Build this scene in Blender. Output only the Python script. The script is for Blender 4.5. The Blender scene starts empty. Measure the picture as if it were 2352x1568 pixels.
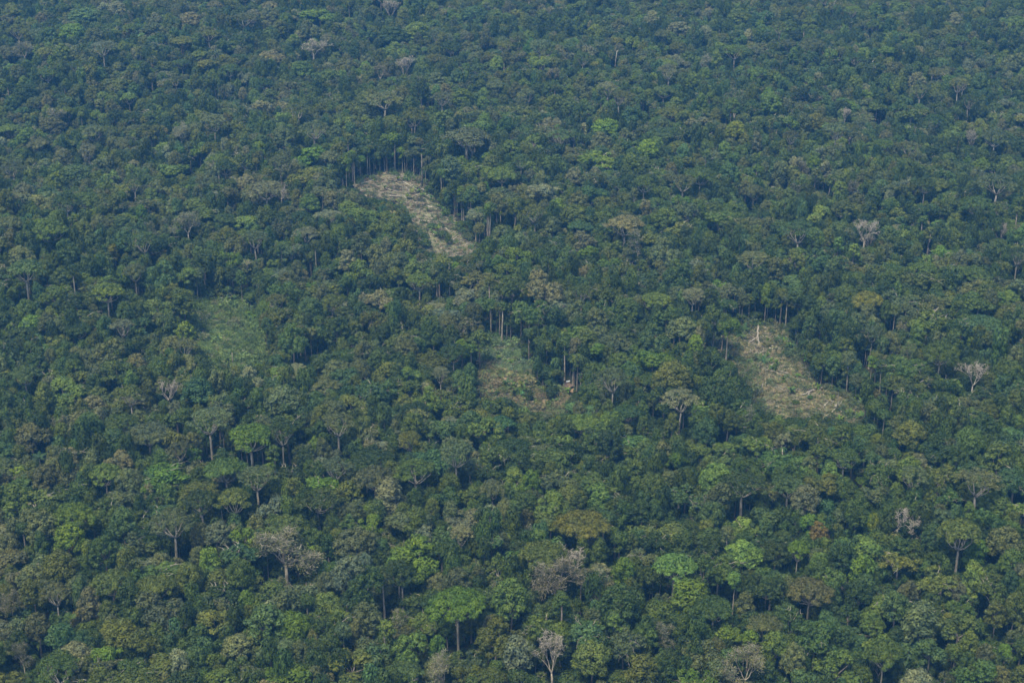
import bpy, math, random
import numpy as np
from mathutils import Vector, Matrix
rad = math.radians
SC = bpy.context.scene

# ------------------------------------------------------------------ camera
LENS, DEP, ALT = 58.0, 24.5, 421.0
cam_d = bpy.data.cameras.new("camera"); cam = bpy.data.objects.new("camera", cam_d)
SC.collection.objects.link(cam); SC.camera = cam
cam_d.lens = LENS; cam_d.sensor_width = 36.0; cam_d.clip_start = 1.0; cam_d.clip_end = 60000.0
cam.location = (0, 0, ALT); cam.rotation_euler = (rad(90 - DEP), 0, 0)
# ------------------------------------------------------------------ light
SUN_EL, SUN_AZ = 64.0, -150.0      # azimuth from +Y, negative = left of the view
w = bpy.data.worlds.new("World"); SC.world = w; w.use_nodes = True
nt = w.node_tree; nt.nodes.clear()
sky = nt.nodes.new("ShaderNodeTexSky"); sky.sky_type = 'NISHITA'; sky.sun_disc = False
sky.sun_elevation = rad(SUN_EL); sky.sun_rotation = rad(SUN_AZ)
sky.air_density = 1.0; sky.dust_density = 3.0; sky.ozone_density = 1.0
bg = nt.nodes.new("ShaderNodeBackground"); bg.inputs[1].default_value = 0.060
wo = nt.nodes.new("ShaderNodeOutputWorld")
nt.links.new(sky.outputs[0], bg.inputs[0]); nt.links.new(bg.outputs[0], wo.inputs[0])
sd = bpy.data.lights.new("sun", 'SUN'); sd.energy = 1.5; sd.angle = rad(16); sd.color = (1, 0.90, 0.70)
sun = bpy.data.objects.new("sun", sd); SC.collection.objects.link(sun)
_e, _a = rad(SUN_EL), rad(SUN_AZ)
sdir = Vector((math.sin(_a) * math.cos(_e), math.cos(_a) * math.cos(_e), math.sin(_e)))
sun.rotation_euler = sdir.to_track_quat('Z', 'Y').to_euler()
SC.view_settings.view_transform = 'Standard'; SC.view_settings.look = 'None'
SC.view_settings.exposure = 1.88; SC.view_settings.gamma = 1.0
SC.view_settings.use_curve_mapping = False
HAZE_DENSITY, HAZE_COL = 0.000084, (0.12, 0.44, 1.0)
cy = SC.cycles
cy.max_bounces = 5; cy.diffuse_bounces = 2; cy.glossy_bounces = 1; cy.transmission_bounces = 2
cy.volume_bounces = 1; cy.transparent_max_bounces = 4
cy.use_denoising = True
cy.use_adaptive_sampling = True; cy.adaptive_threshold = 0.02

# ------------------------------------------------------------------ terrain and picture-to-ground mapping
def H(x, y):
    x = np.asarray(x, float); y = np.asarray(y, float)
    return 1.7 * (3.2 * np.sin(x / 61 + 1.3) * np.cos(y / 83 + .4) + 2.6 * np.sin(x / 117 - y / 97 + 2.1)
            + 1.7 * np.sin(x / 39 + y / 47) + 2.0 * np.cos(y / 150 + .7))
FO = 2352 * LENS / 36.0
cd, sd_ = math.cos(rad(DEP)), math.sin(rad(DEP))
def project(x, y, z):
    dz = z - ALT
    depth = y * cd - dz * sd_
    up = y * sd_ + dz * cd
    return 1176 + FO * x / depth, 784 - FO * up / depth, depth
def ground(X, Y, zc=0.0):
    dx = (X - 1176) / FO; dy = (784 - Y) / FO
    d = np.array([dx, cd + dy * sd_, -sd_ + dy * cd])
    z = zc
    for _ in range(8):
        t = (z - ALT) / d[2]
        z = float(H(d[0] * t, d[1] * t)) + zc
    return d[0] * t, d[1] * t, z
def inpoly(px, py, poly):
    px = np.atleast_1d(np.asarray(px, float)); py = np.atleast_1d(np.asarray(py, float))
    c = np.zeros(px.shape, bool); n = len(poly); j = n - 1
    for i in range(n):
        xi, yi = poly[i]; xj, yj = poly[j]
        if yi != yj:
            c ^= ((yi > py) != (yj > py)) & (px < (xj - xi) * (py - yi) / (yj - yi) + xi)
        j = i
    return c

def bbox(P): return (min(p[0] for p in P), min(p[1] for p in P), max(p[0] for p in P), max(p[1] for p in P))
def inp1(x, y, poly, bb):
    if x < bb[0] or x > bb[2] or y < bb[1] or y > bb[3]: return False
    c = False; xj, yj = poly[-1]
    for xi, yi in poly:
        if (yi > y) != (yj > y) and x < (xj - xi) * (y - yi) / (yj - yi) + xi: c = not c
        xj, yj = xi, yi
    return c
# ------------------------------------------------------------------ mesh helpers
def mesh(name, V, F, mats, midx=None, var=None, smooth=False):
    V = np.asarray(V, np.float32)
    me = bpy.data.meshes.new(name)
    nq = len(F); 
    if isinstance(F, np.ndarray):
        k = F.shape[1]; loops = F.ravel().astype(np.int32)
        starts = np.arange(nq, dtype=np.int32) * k
    else:
        loops = np.array([i for f in F for i in f], np.int32)
        ln = np.array([len(f) for f in F]); starts = np.concatenate([[0], np.cumsum(ln)[:-1]]).astype(np.int32)
    me.vertices.add(len(V)); me.vertices.foreach_set("co", V.ravel())
    me.loops.add(len(loops)); me.loops.foreach_set("vertex_index", loops)
    me.polygons.add(nq); me.polygons.foreach_set("loop_start", starts)
    for m in mats: me.materials.append(m)
    if midx is not None: me.polygons.foreach_set("material_index", np.asarray(midx, np.int32))
    me.update(calc_edges=True)
    if smooth: me.polygons.foreach_set("use_smooth", np.ones(nq, bool))
    if var is not None:
        a = me.attributes.new("var", 'FLOAT', 'FACE'); a.data.foreach_set("value", np.asarray(var, np.float32))
    me.validate(); return me
class Geo:
    def __init__(s): s.V = []; s.F = []; s.var = []; s.mi = []; s.n = 0
    def add(s, V, F, var=None, mi=0):
        V = np.asarray(V, float); F = np.asarray(F, int)
        s.V.append(V); s.F.append(F + s.n); s.n += len(V)
        s.var.append(np.full(len(F), 1.0) if var is None else np.broadcast_to(np.asarray(var, float), (len(F),)))
        s.mi.append(np.full(len(F), mi))
    def join(s, o, mi=None):
        if not o.V: return
        base = s.n
        s.V.append(np.vstack(o.V)); s.F.append(np.vstack(o.F) + base); s.n += o.n
        s.var.append(np.concatenate(o.var)); s.mi.append(np.concatenate(o.mi) if mi is None else np.full(sum(map(len, o.F)), mi))
    def build(s, name, mats, smooth=False):
        return mesh(name, np.vstack(s.V), np.vstack(s.F), mats, np.concatenate(s.mi), np.concatenate(s.var), smooth)
def tube(g, P, R, k=6, var=1.0, cap=True, mi=0):
    P = np.asarray(P, float); R = np.asarray(R, float); n = len(P)
    T = np.gradient(P, axis=0); T /= np.linalg.norm(T, axis=1)[:, None] + 1e-9
    ref = np.array([0, 0, 1.0]) if abs(T[0, 2]) < .8 else np.array([1.0, 0, 0])
    A = np.cross(T, ref); A /= np.linalg.norm(A, axis=1)[:, None] + 1e-9
    B = np.cross(T, A)
    th = np.arange(k) * 2 * math.pi / k
    V = (P[:, None, :] + R[:, None, None] * (np.cos(th)[None, :, None] * A[:, None, :] + np.sin(th)[None, :, None] * B[:, None, :])).reshape(-1, 3)
    F = []
    for i in range(n - 1):
        for j in range(k):
            F.append((i * k + j, i * k + (j + 1) % k, (i + 1) * k + (j + 1) % k, (i + 1) * k + j))
    if cap:
        V = np.vstack([V, P[:1], P[-1:]]); c0 = n * k; c1 = c0 + 1
        for j in range(0, k, 2):
            F.append((c0, (j + 2) % k, (j + 1) % k, j))
            b = (n - 1) * k
            F.append((c1, b + j, b + (j + 1) % k, b + (j + 2) % k))
    g.add(V, F, var, mi)
def unit(rng, n):
    d = rng.normal(size=(n, 3)); return d / np.linalg.norm(d, axis=1)[:, None]
def leaves(g, rng, P, N, size, asp=.62, hang=False, var=1.0, mi=0):
    n = len(P); N = N / (np.linalg.norm(N, axis=1)[:, None] + 1e-9)
    t = unit(rng, n)
    if hang: t = t * .35 + np.array([0, 0, -1.0])
    a = np.cross(N, t); a /= np.linalg.norm(a, axis=1)[:, None] + 1e-9
    b = np.cross(N, a)
    s = (size * rng.uniform(.55, 1.35, n))[:, None] * .5
    if hang: la, lb = s * asp, s * 1.5
    else: la, lb = s, s * asp
    # a leaf spray: a bent four-cornered blade
    off = N * s * rng.uniform(-.35, .1, n)[:, None]
    V = np.stack([P + a * la, P + b * lb + off, P - a * la, P - b * lb + off], 1).reshape(-1, 3)
    F = np.arange(4 * n).reshape(n, 4)
    g.add(V, F, np.broadcast_to(var, (n,)) * rng.uniform(.86, 1.14, n), mi)

# ------------------------------------------------------------------ materials
def mat(name):
    m = bpy.data.materials.new(name); m.use_nodes = True; t = m.node_tree
    b = t.nodes["Principled BSDF"]; return m, t, b
def nd(t, typ, **k):
    n = t.nodes.new(typ)
    for a, v in k.items(): setattr(n, a, v)
    return n
def foliage_mat(name, transl=.22, rough=.55, spec=.2, noise=True):
    m, t, b = mat(name); L = t.links.new
    at = nd(t, "ShaderNodeAttribute", attribute_type='INSTANCER', attribute_name='tint')
    av = nd(t, "ShaderNodeAttribute", attribute_type='GEOMETRY', attribute_name='var')
    mul = nd(t, "ShaderNodeVectorMath", operation='SCALE')
    L(at.outputs['Vector'], mul.inputs[0]); L(av.outputs['Fac'], mul.inputs['Scale'])
    # leaf age: broad soft mottling of warmer and cooler leaves
    ob = nd(t, "ShaderNodeTexCoord"); nz = nd(t, "ShaderNodeTexNoise")
    nz.inputs['Scale'].default_value = .22; nz.inputs['Detail'].default_value = 1.0
    L(ob.outputs['Object'], nz.inputs['Vector'])
    rp = nd(t, "ShaderNodeValToRGB"); rp.color_ramp.elements[0].position = .35; rp.color_ramp.elements[1].position = .68
    rp.color_ramp.elements[0].color = (.78, .86, .95, 1); rp.color_ramp.elements[1].color = (1.22, 1.14, .95, 1)
    L(nz.outputs['Fac'], rp.inputs[0])
    m2 = nd(t, "ShaderNodeVectorMath", operation='MULTIPLY')
    L(mul.outputs[0], m2.inputs[0]); L(rp.outputs[0], m2.inputs[1])
    L(m2.outputs[0], b.inputs['Base Color'])
    b.inputs['Roughness'].default_value = rough; b.inputs['Specular IOR Level'].default_value = spec
    tr = nd(t, "ShaderNodeBsdfTranslucent"); L(m2.outputs[0], tr.inputs['Color'])
    mx = nd(t, "ShaderNodeMixShader"); mx.inputs[0].default_value = transl
    L(b.outputs[0], mx.inputs[1]); L(tr.outputs[0], mx.inputs[2])
    L(mx.outputs[0], t.nodes["Material Output"].inputs['Surface']); return m
def bark_mat(name, c1, c2, scale=1.2):
    m, t, b = mat(name); L = t.links.new
    ob = nd(t, "ShaderNodeTexCoord"); mp = nd(t, "ShaderNodeMapping"); mp.inputs['Scale'].default_value = (1, 1, .25)
    nz = nd(t, "ShaderNodeTexNoise"); nz.inputs['Scale'].default_value = scale; nz.inputs['Detail'].default_value = 5
    L(ob.outputs['Object'], mp.inputs[0]); L(mp.outputs[0], nz.inputs['Vector'])
    rp = nd(t, "ShaderNodeValToRGB"); rp.color_ramp.elements[0].position = .36; rp.color_ramp.elements[1].position = .64
    rp.color_ramp.elements[0].color = (*c1, 1); rp.color_ramp.elements[1].color = (*c2, 1)
    L(nz.outputs['Fac'], rp.inputs[0]); L(rp.outputs[0], b.inputs['Base Color'])
    b.inputs['Roughness'].default_value = .85; b.inputs['Specular IOR Level'].default_value = .2; return m
M_leaf = foliage_mat("foliage")
M_bark = bark_mat("bark_brown", (.10, .085, .065), (.24, .21, .17))
M_pale = bark_mat("bark_pale", (.15, .135, .10), (.31, .285, .215))
M_dead = bark_mat("bark_bleached", (.20, .18, .14), (.40, .365, .29))
M_log = bark_mat("log_wood", (.13, .11, .08), (.36, .33, .25), .9)
M_logw = bark_mat("log_wood_bleached", (.26, .235, .18), (.50, .465, .37), .9)
M_char = bark_mat("log_wood_dark", (.05, .042, .038), (.15, .12, .10), .9)

def soil_mat(name, cols, scales=(.05, .35, 2.2)):
    """patches of litter, dry grass and bare soil"""
    m, t, b = mat(name); L = t.links.new
    ob = nd(t, "ShaderNodeTexCoord")
    prev = None
    n1 = nd(t, "ShaderNodeTexNoise"); n1.inputs['Scale'].default_value = scales[0]; n1.inputs['Detail'].default_value = 6; n1.inputs['Distortion'].default_value = .6
    n2 = nd(t, "ShaderNodeTexNoise"); n2.inputs['Scale'].default_value = scales[1]; n2.inputs['Detail'].default_value = 6; n2.inputs['Roughness'].default_value = .65
    n3 = nd(t, "ShaderNodeTexNoise"); n3.inputs['Scale'].default_value = scales[2]; n3.inputs['Detail'].default_value = 4
    for n in (n1, n2, n3): L(ob.outputs['Object'], n.inputs['Vector'])
    r1 = nd(t, "ShaderNodeValToRGB"); r1.color_ramp.elements[0].position = .42; r1.color_ramp.elements[1].position = .58
    r1.color_ramp.elements[0].color = (*cols[0], 1); r1.color_ramp.elements[1].color = (*cols[1], 1)
    L(n1.outputs['Fac'], r1.inputs[0])
    r2 = nd(t, "ShaderNodeValToRGB"); r2.color_ramp.elements[0].position = .50; r2.color_ramp.elements[1].position = .62
    r2.color_ramp.elements[0].color = (0, 0, 0, 1); r2.color_ramp.elements[1].color = (1, 1, 1, 1)
    L(n2.outputs['Fac'], r2.inputs[0])
    mx = nd(t, "ShaderNodeMix", data_type='RGBA'); L(r2.outputs[0], mx.inputs[0]); L(r1.outputs[0], mx.inputs[6]); mx.inputs[7].default_value = (*cols[2], 1)
    r3 = nd(t, "ShaderNodeValToRGB"); r3.color_ramp.elements[0].position = .3; r3.color_ramp.elements[1].position = .75
    r3.color_ramp.elements[0].color = (.62, .62, .62, 1); r3.color_ramp.elements[1].color = (1.3, 1.28, 1.22, 1)
    L(n3.outputs['Fac'], r3.inputs[0])
    m3 = nd(t, "ShaderNodeMix", data_type='RGBA', blend_type='MULTIPLY'); m3.inputs[0].default_value = 1
    L(mx.outputs[2], m3.inputs[6]); L(r3.outputs[0], m3.inputs[7]); L(m3.outputs[2], b.inputs['Base Color'])
    bp = nd(t, "ShaderNodeBump"); bp.inputs['Strength'].default_value = .8; bp.inputs['Distance'].default_value = .35
    L(n3.outputs['Fac'], bp.inputs['Height']); L(bp.outputs[0], b.inputs['Normal'])
    b.inputs['Roughness'].default_value = .95; b.inputs['Specular IOR Level'].default_value = .1
    return m

PAL = {  # name: (linear base colour, words)
 'dark':   ((.036, .061, .013), 'dark green'),
 'mid':    ((.066, .103, .018), 'mid green'),
 'olive':  ((.094, .116, .022), 'olive green'),
 'grey':   ((.100, .120, .044), 'grey green'),
 'teal':   ((.064, .112, .034), 'bluish green'),
 'light':  ((.106, .158, .026), 'light green'),
 'bright': ((.116, .190, .014), 'bright green'),
 'lime':   ((.145, .205, .020), 'lime green'),
 'gold':   ((.145, .155, .030), 'yellowish'),
 'pale':   ((.160, .170, .086), 'pale grey'),
 'brown':  ((.110, .112, .052), 'brownish'),
 'orange': ((.150, .115, .040), 'orange brown'),
 'bare':   ((.14, .14, .09), 'leafless pale'),
}

# ------------------------------------------------------------------ collections and tagging
COL = SC.collection
def link(o, parent=None):
    COL.objects.link(o)
    if parent is not None: o.parent = parent
    return o
def newobj(name, me, parent=None): return link(bpy.data.objects.new(name, me), parent)
def tag(o, label=None, cat=None, group=None, kind=None):
    if label: o['label'] = label
    if cat: o['category'] = cat
    if group: o['group'] = group
    if kind: o['kind'] = kind
    return o
def empty(name, loc, rz=0, sc=(1, 1, 1)):
    o = bpy.data.objects.new(name, None); o.location = loc; o.rotation_euler = (0, 0, rz); o.scale = sc
    o.empty_display_size = .5; COL.objects.link(o); return o

# ------------------------------------------------------------------ tree prototypes (trunk geometry, crown geometry, sizes)
def lobes_dome(rng, R, T, n, z0, rr=(.28, .42), c=(0, 0)):
    out = []
    ph = rng.uniform(0, 6.28); asym = [rng.uniform(.72, 1.12) for _ in range(6)]
    for i in range(n):
        u = (i + .5) / n; zz = 1 - 1.38 * u; a = i * 2.39996 + ph + rng.normal() * .25
        q = math.sqrt(max(0, 1 - zz * zz)); k = asym[int((a % 6.2832) / 6.2832 * 6) % 6]
        r = R * rng.uniform(*rr)
        q2 = q * (R - r * .8) * k * rng.uniform(.8, 1.05)
        out.append((np.array([c[0] + q2 * math.cos(a), c[1] + q2 * math.sin(a), z0 + zz * (T - r * .4) * rng.uniform(.8, 1.1)]), r * np.array([1, 1, .72])))
    return out
def fill_lobes(g, rng, lobes, size, dens=1.0, hang=False, zmin=-.45, mi=0):
    C = np.array([l[0] for l in lobes]); RR = np.array([l[1] for l in lobes])
    for i, (c, r) in enumerate(lobes):
        area = 4 * math.pi * r[0] * (r[2] + r[0]) / 2 * .75
        n = max(8, int(area / (size * size * .62) * 1.35 * dens))
        d = unit(rng, n * 2); d = d[d[:, 2] > zmin][:n]
        bump = 1 + .22 * np.sin(d[:, 0] * 6 + i) * np.sin(d[:, 1] * 6 + 2 * i)
        P = c + d * r * (rng.uniform(.80, 1.08, len(d)) * bump)[:, None]
        q = ((P[:, None, :] - C[None]) / (RR[None] * .82)); ins = (q ** 2).sum(2) < 1; ins[:, i] = False
        k = ~ins.any(1) | (rng.random(len(P)) < .06); P = P[k]; d = d[k]
        if not len(P): continue
        N = d * 1.0 + unit(rng, len(P)) * .42 + np.array([0, 0, .12])
        leaves(g, rng, P, N, size, hang=hang, var=rng.uniform(.84, 1.16), mi=mi)
        # inner sprays that close the clump
        if dens > .6:
            m = max(4, n // 9); P2 = c + unit(rng, m) * r * rng.uniform(.2, .66, m)[:, None]
            leaves(g, rng, P2, unit(rng, m) + np.array([0, 0, .5]), size * 2.1, var=.85, mi=mi)
def limb(g, rng, a, b, r0, r1, k=5, sag=.12, seg=5):
    a = np.array(a, float); b = np.array(b, float); L = np.linalg.norm(b - a)
    t = np.linspace(0, 1, seg)[:, None]
    P = a + (b - a) * t; P[:, 2] += (np.sin(t * math.pi) * L * -sag)[:, 0]
    P[1:-1] += rng.normal(size=(seg - 2, 3)) * L * .035
    tube(g, P, np.linspace(r0, r1, seg), k)
    return P
def trunk_to(g, rng, zf, r, lean=.03, k=7, tops=None):
    x, y = rng.normal() * zf * lean, rng.normal() * zf * lean
    P = np.array([[0, 0, -1.5], [0, 0, .3], [x * .2, y * .1, zf * .3], [x * .5, y * .6, zf * .65], [x, y, zf]])
    tube(g, P, [r * 1.9, r * 1.5, r, r * .85, r * .65], k); return np.array([x, y, zf])
def T_dome(seed, R=7, T=5.5, Ht=26, n=24, multi=0, size=.74, sub=1.0, show=0):
    rng = np.random.default_rng(seed); tg, cg = Geo(), Geo()
    if multi:
        lob = []
        for m in range(multi):
            a = m * 6.283 / multi + rng.uniform(-.4, .4); q = R * rng.uniform(.35, .58); rr = R * rng.uniform(.40, .6) * sub
            lob += lobes_dome(rng, rr, rr * .9, max(12, n * 2 // multi), Ht - T + rng.uniform(-.5, .3) * T, (.26, .40), (q * math.cos(a), q * math.sin(a)))
    else: lob = lobes_dome(rng, R, T, int(n * 2.1), Ht - T, (.19, .31))
    # a few ragged low and outlying clumps
    for _ in range(4):
        a = rng.uniform(0, 6.28); r = R * rng.uniform(.16, .26)
        lob.append((np.array([R * .85 * math.cos(a), R * .85 * math.sin(a), Ht - T * rng.uniform(.9, 1.5)]), r * np.array([1, 1, .7])))
    fill_lobes(cg, rng, lob, size)
    top = trunk_to(tg, rng, Ht - T * 1.5, .42)
    for l in rng.permutation(len(lob))[:9]: limb(tg, rng, top, lob[l][0], .2, .07)
    # bare boughs that break through the leaves
    cen = np.array([0, 0, Ht - T])
    for l in rng.permutation(len(lob))[:show]:
        a = lob[l][0]; d = a - cen; d = d / np.linalg.norm(d); a2 = cen + (a - cen) * .55; b = a + d * lob[l][1][0] * 1.25
        limb(tg, rng, a2, b, .17, .07, sag=-.12)
        for _ in range(3): e = b - d * rng.uniform(.2, 1.5); limb(tg, rng, e, e + (d + unit(rng, 1)[0] * .9) * rng.uniform(1, 2.2), .09, .03, k=4, sag=-.1, seg=4)
    return tg, cg, R, Ht, Ht - T * .5
def T_umbrella(seed, R=12, T=4.2, Ht=33, n=46, size=.72, dens=1.0, pale=True):
    rng = np.random.default_rng(seed); tg, cg = Geo(), Geo(); lob = []
    asym = rng.uniform(.7, 1.1, 7)
    for i in range(n):
        q = math.sqrt((i + .5) / n); a = i * 2.39996 + rng.normal() * .2
        k = asym[int((a % 6.2832) / 6.2832 * 7) % 7]; r = R * rng.uniform(.13, .20)
        q = q * (R - r * .7) * k
        z = Ht - T + T * (1 - (q / R) ** 2) * .9 - r * .5 + rng.normal() * .45
        lob.append((np.array([q * math.cos(a), q * math.sin(a), z]), r * np.array([1, 1, .55])))
    fill_lobes(cg, rng, lob, size, dens, zmin=-.3)
    zf = Ht * .62; top = trunk_to(tg, rng, zf, .62, .02)
    nb = 7
    for j in range(nb):
        a = j * 6.283 / nb + rng.uniform(-.3, .3); q = R * rng.uniform(.4, .6)
        mid = np.array([q * math.cos(a), q * math.sin(a), Ht - T * 1.25]); limb(tg, rng, top, mid, .30, .15, sag=.08)
        D = [np.linalg.norm(l[0][:2] - mid[:2]) for l in lob]
        for l in np.argsort(D)[:6:2]: limb(tg, rng, mid, lob[l][0] - [0, 0, .3], .16, .06, sag=.05, seg=4)
    return tg, cg, R, Ht, Ht - T * .4
def T_oval(seed, R=4.8, T=6.5, Ht=27, size=.75):
    rng = np.random.default_rng(seed); tg, cg = Geo(), Geo(); lob = []
    for i in range(24):
        z = Ht - 2 * T * (i + .5) / 24; f = math.sin(min(1, (Ht - z + 1.2) / (1.3 * T)) * math.pi * .62)
        a = i * 2.4 + rng.normal() * .4; r = R * rng.uniform(.34, .5)
        q = (R - r * .6) * f * rng.uniform(.5, 1.05)
        lob.append((np.array([q * math.cos(a), q * math.sin(a), z - r * .5]), r * np.array([1, 1, .85])))
    fill_lobes(cg, rng, lob, size)
    top = trunk_to(tg, rng, Ht - T * 1.5, .34)
    for l in rng.permutation(len(lob))[:6]: limb(tg, rng, top, lob[l][0], .16, .06)
    return tg, cg, R, Ht, Ht - T * .8
def T_vine(seed, R=3.2, Ht=21, size=.7):
    rng = np.random.default_rng(seed); tg, cg = Geo(), Geo(); lob = []
    n = 34
    for i in range(n):
        z = 1.5 + (Ht - 2.5) * (i + .5) / n; a = i * 2.4 + rng.normal() * .5; r = R * rng.uniform(.3, .5) * (1.15 if z > Ht * .75 else .95)
        q = R * rng.uniform(.3, .75) * (1.0 if z > Ht * .6 else .8)
        lob.append((np.array([q * math.cos(a), q * math.sin(a), z]), r * np.array([1, 1, 1.45])))
    fill_lobes(cg, rng, lob, size, .95, hang=True, zmin=-.9)
    trunk_to(tg, rng, Ht - 2, .3); return tg, cg, R, Ht, Ht - 5
def T_slender(seed, R=3.4, T=3.2, Ht=26, size=.65, r=.34):
    rng = np.random.default_rng(seed); tg, cg = Geo(), Geo()
    lob = lobes_dome(rng, R, T, 12, Ht - T, (.32, .5))
    for _ in range(3): lob.append((np.array([*(rng.normal(size=2) * 1.2), Ht - T * rng.uniform(1.2, 2.2)]), np.array([1.2, 1.2, .8])))
    fill_lobes(cg, rng, lob, size)
    top = trunk_to(tg, rng, Ht - T * 1.1, r, .015)
    for l in range(4): limb(tg, rng, top, lob[l * 3][0], .15, .06)
    return tg, cg, R, Ht, Ht - T * .5
def bare_limbs(g, rng, p, d, L, r, depth, tips, spread=.55, up=.25):
    seg = 4; P = [p]; dd = d.copy()
    for i in range(seg - 1):
        dd = dd + rng.normal(size=3) * .16 + np.array([0, 0, up * .25]); dd /= np.linalg.norm(dd); P.append(P[-1] + dd * L / (seg - 1))
    P = np.array(P); tube(g, P, np.linspace(r, r * .6, seg), 5 if depth > 1 else 4, cap=False)
    tips.append((P[-1], depth))
    if depth == 0: return
    for j in range(3 if depth > 1 else 3):
        nd_ = dd + unit(rng, 1)[0] * spread * rng.uniform(.8, 1.5) + np.array([0, 0, up * .5]); nd_ /= np.linalg.norm(nd_)
        bare_limbs(g, rng, P[-1] if j else P[-2], nd_, L * rng.uniform(.6, .82), r * .58, depth - 1, tips, spread, up)
def T_bare(seed, R=7, Ht=28, leafy=0.0, spread=.6, depth=3, up=.25, fork=.55, stems=4, r0=.42):
    rng = np.random.default_rng(seed); tg, cg = Geo(), Geo(); tips = []
    top = trunk_to(tg, rng, Ht * fork, .5, .02)
    for j in range(stems):
        a = j * 6.283 / stems + rng.uniform(-.4, .4)
        d = np.array([math.cos(a) * spread * 1.3, math.sin(a) * spread * 1.3, 1.0]); d /= np.linalg.norm(d)
        bare_limbs(tg, rng, top, d, Ht * (1 - fork) * .50, r0 * .62, depth, tips, spread, up)
    tp = np.array([t[0] for t in tips if t[1] <= 1])
    Rr = np.percentile(np.hypot(tp[:, 0], tp[:, 1]), 92); zt = np.percentile(tp[:, 2], 97)
    f = R / Rr
    for V in tg.V:
        k = np.clip((V[:, 2] - Ht * fork) / (Ht * .12), 0, 1); V[:, :2] *= (1 + (f - 1) * k)[:, None]
        z = V[:, 2]; V[:, 2] = np.where(z > Ht * fork, Ht * fork + (z - Ht * fork) * (Ht * (1 - fork)) / (zt - Ht * fork), z)
    tp2 = tp.copy(); tp2[:, :2] *= f; tp2[:, 2] = Ht * fork + (tp[:, 2] - Ht * fork) * (Ht * (1 - fork)) / (zt - Ht * fork)
    if leafy > 0:
        # thin twiggy leaf sprays at the branch ends
        for p in tp2:
            m = int(26 * leafy); P = p + rng.normal(size=(m, 3)) * np.array([1.0, 1.0, .6]) * R * .11
            leaves(cg, rng, P, unit(rng, m) + np.array([0, 0, .6]), .55, var=rng.uniform(.8, 1.2))
    # twigs
    for p in tp2:
        for _ in range(3):
            q = p + unit(rng, 1)[0] * np.array([1, 1, .7]) * R * .2 + np.array([0, 0, .4]); tube(tg, [p, (p + q) / 2 + rng.normal(size=3) * .15, q], [.09, .07, .04], 3, cap=False)
    return tg, cg, R, Ht, Ht * (.5 + fork * .5)
def T_under(seed, R=3, Ht=11, size=.7):
    rng = np.random.default_rng(seed); tg, cg = Geo(), Geo()
    lob = lobes_dome(rng, R, R * .9, 9, Ht - R, (.4, .6))
    for _ in range(3): a = rng.uniform(0, 6.28); lob.append((np.array([R * .5 * math.cos(a), R * .5 * math.sin(a), Ht - R * rng.uniform(1.3, 2.2)]), np.array([1.3, 1.3, 1.3])))
    fill_lobes(cg, rng, lob, size, .9); trunk_to(tg, rng, Ht - R, .16, k=5); return tg, cg, R, Ht, Ht - R * .5

PROTO = {}
def reg(name, gen, barkm, objname):
    tg, cg, R, Ht, zc = gen
    tm = tg.build(objname + "_trunk", [barkm], True); cm = cg.build(objname + "_crown", [M_leaf]) if cg.V else None
    jg = Geo(); jg.join(tg, 0)
    if cg.V: jg.join(cg, 1)
    jm = jg.build(objname + "_whole", [barkm, M_leaf])
    PROTO[name] = dict(trunk=tm, crown=cm, whole=jm, R=R, H=Ht, zc=zc, name=objname)
for i in range(5): reg(f'dome{i}', T_dome(10 + i, R=(7, 6.2, 8, 7, 6.4)[i], T=(7.6, 8, 7.4, 7.2, 7)[i], Ht=(26, 27, 28, 25, 27)[i], n=(24, 20, 30, 24, 22)[i]), M_bark, 'broadleaf_tree')
for i in range(5): reg(f'multi{i}', T_dome(30 + i, R=(8, 7.2, 8.6, 7, 9)[i], T=(8.5, 8.5, 8, 9, 8)[i], Ht=(28, 27, 29, 28, 28)[i], n=36, multi=(4, 3, 5, 3, 5)[i], show=(0, 6, 0, 3, 9)[i]), M_pale if i in (1, 3, 4) else M_bark, 'broadleaf_tree')
for i in range(4): reg(f'ragged{i}', T_dome(40 + i, R=(7, 8, 6.5, 9)[i], T=(9, 8, 10, 9)[i], Ht=(28, 27, 28, 30)[i], n=44, multi=(6, 7, 5, 8)[i], sub=.75, show=(7, 0, 5, 10)[i]), (M_pale, M_bark)[i % 2], 'broadleaf_tree')
for i in range(4): reg(f'umb{i}', T_umbrella(50 + i, R=(12, 11, 13, 10)[i], T=(7, 7.6, 6.2, 6.6)[i], n=(76, 72, 84, 66)[i]), M_pale, 'umbrella_tree')
for i in range(2): reg(f'thin{i}', T_umbrella(60 + i, R=10, T=5.5, n=44, dens=.7, size=.6), M_pale, 'sparse_tree')
for i in range(3): reg(f'oval{i}', T_oval(70 + i), M_bark, 'broadleaf_tree')
for i in range(3): reg(f'vine{i}', T_vine(80 + i, R=(3.2, 2.7, 3.8)[i], Ht=(21, 17, 24)[i]), M_bark, 'vine_covered_tree')
for i in range(3): reg(f'slender{i}', T_slender(90 + i, R=(3.4, 2.8, 4.2)[i]), (M_pale, M_bark, M_pale)[i], 'slender_tree')
for i in range(4): reg(f'under{i}', T_under(100 + i, R=(3, 2.5, 3.5, 2.8)[i], Ht=(11, 9, 13, 7)[i]), M_bark, 'understory_tree')
for i in range(3): reg(f'bare{i}', T_bare(120 + i, leafy=(.0, .35, .0)[i], spread=(.55, .6, .9)[i]), M_dead, 'bare_tree')
for i in range(2): reg(f'twig{i}', T_bare(130 + i, leafy=(1.0, .8)[i], spread=.75, depth=3, R=8), M_pale, 'half_bare_tree')
reg('fan0', T_bare(140, R=6, Ht=26, spread=.34, up=.5, fork=.38, leafy=.15, stems=5), M_dead, 'bare_tree')
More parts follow.
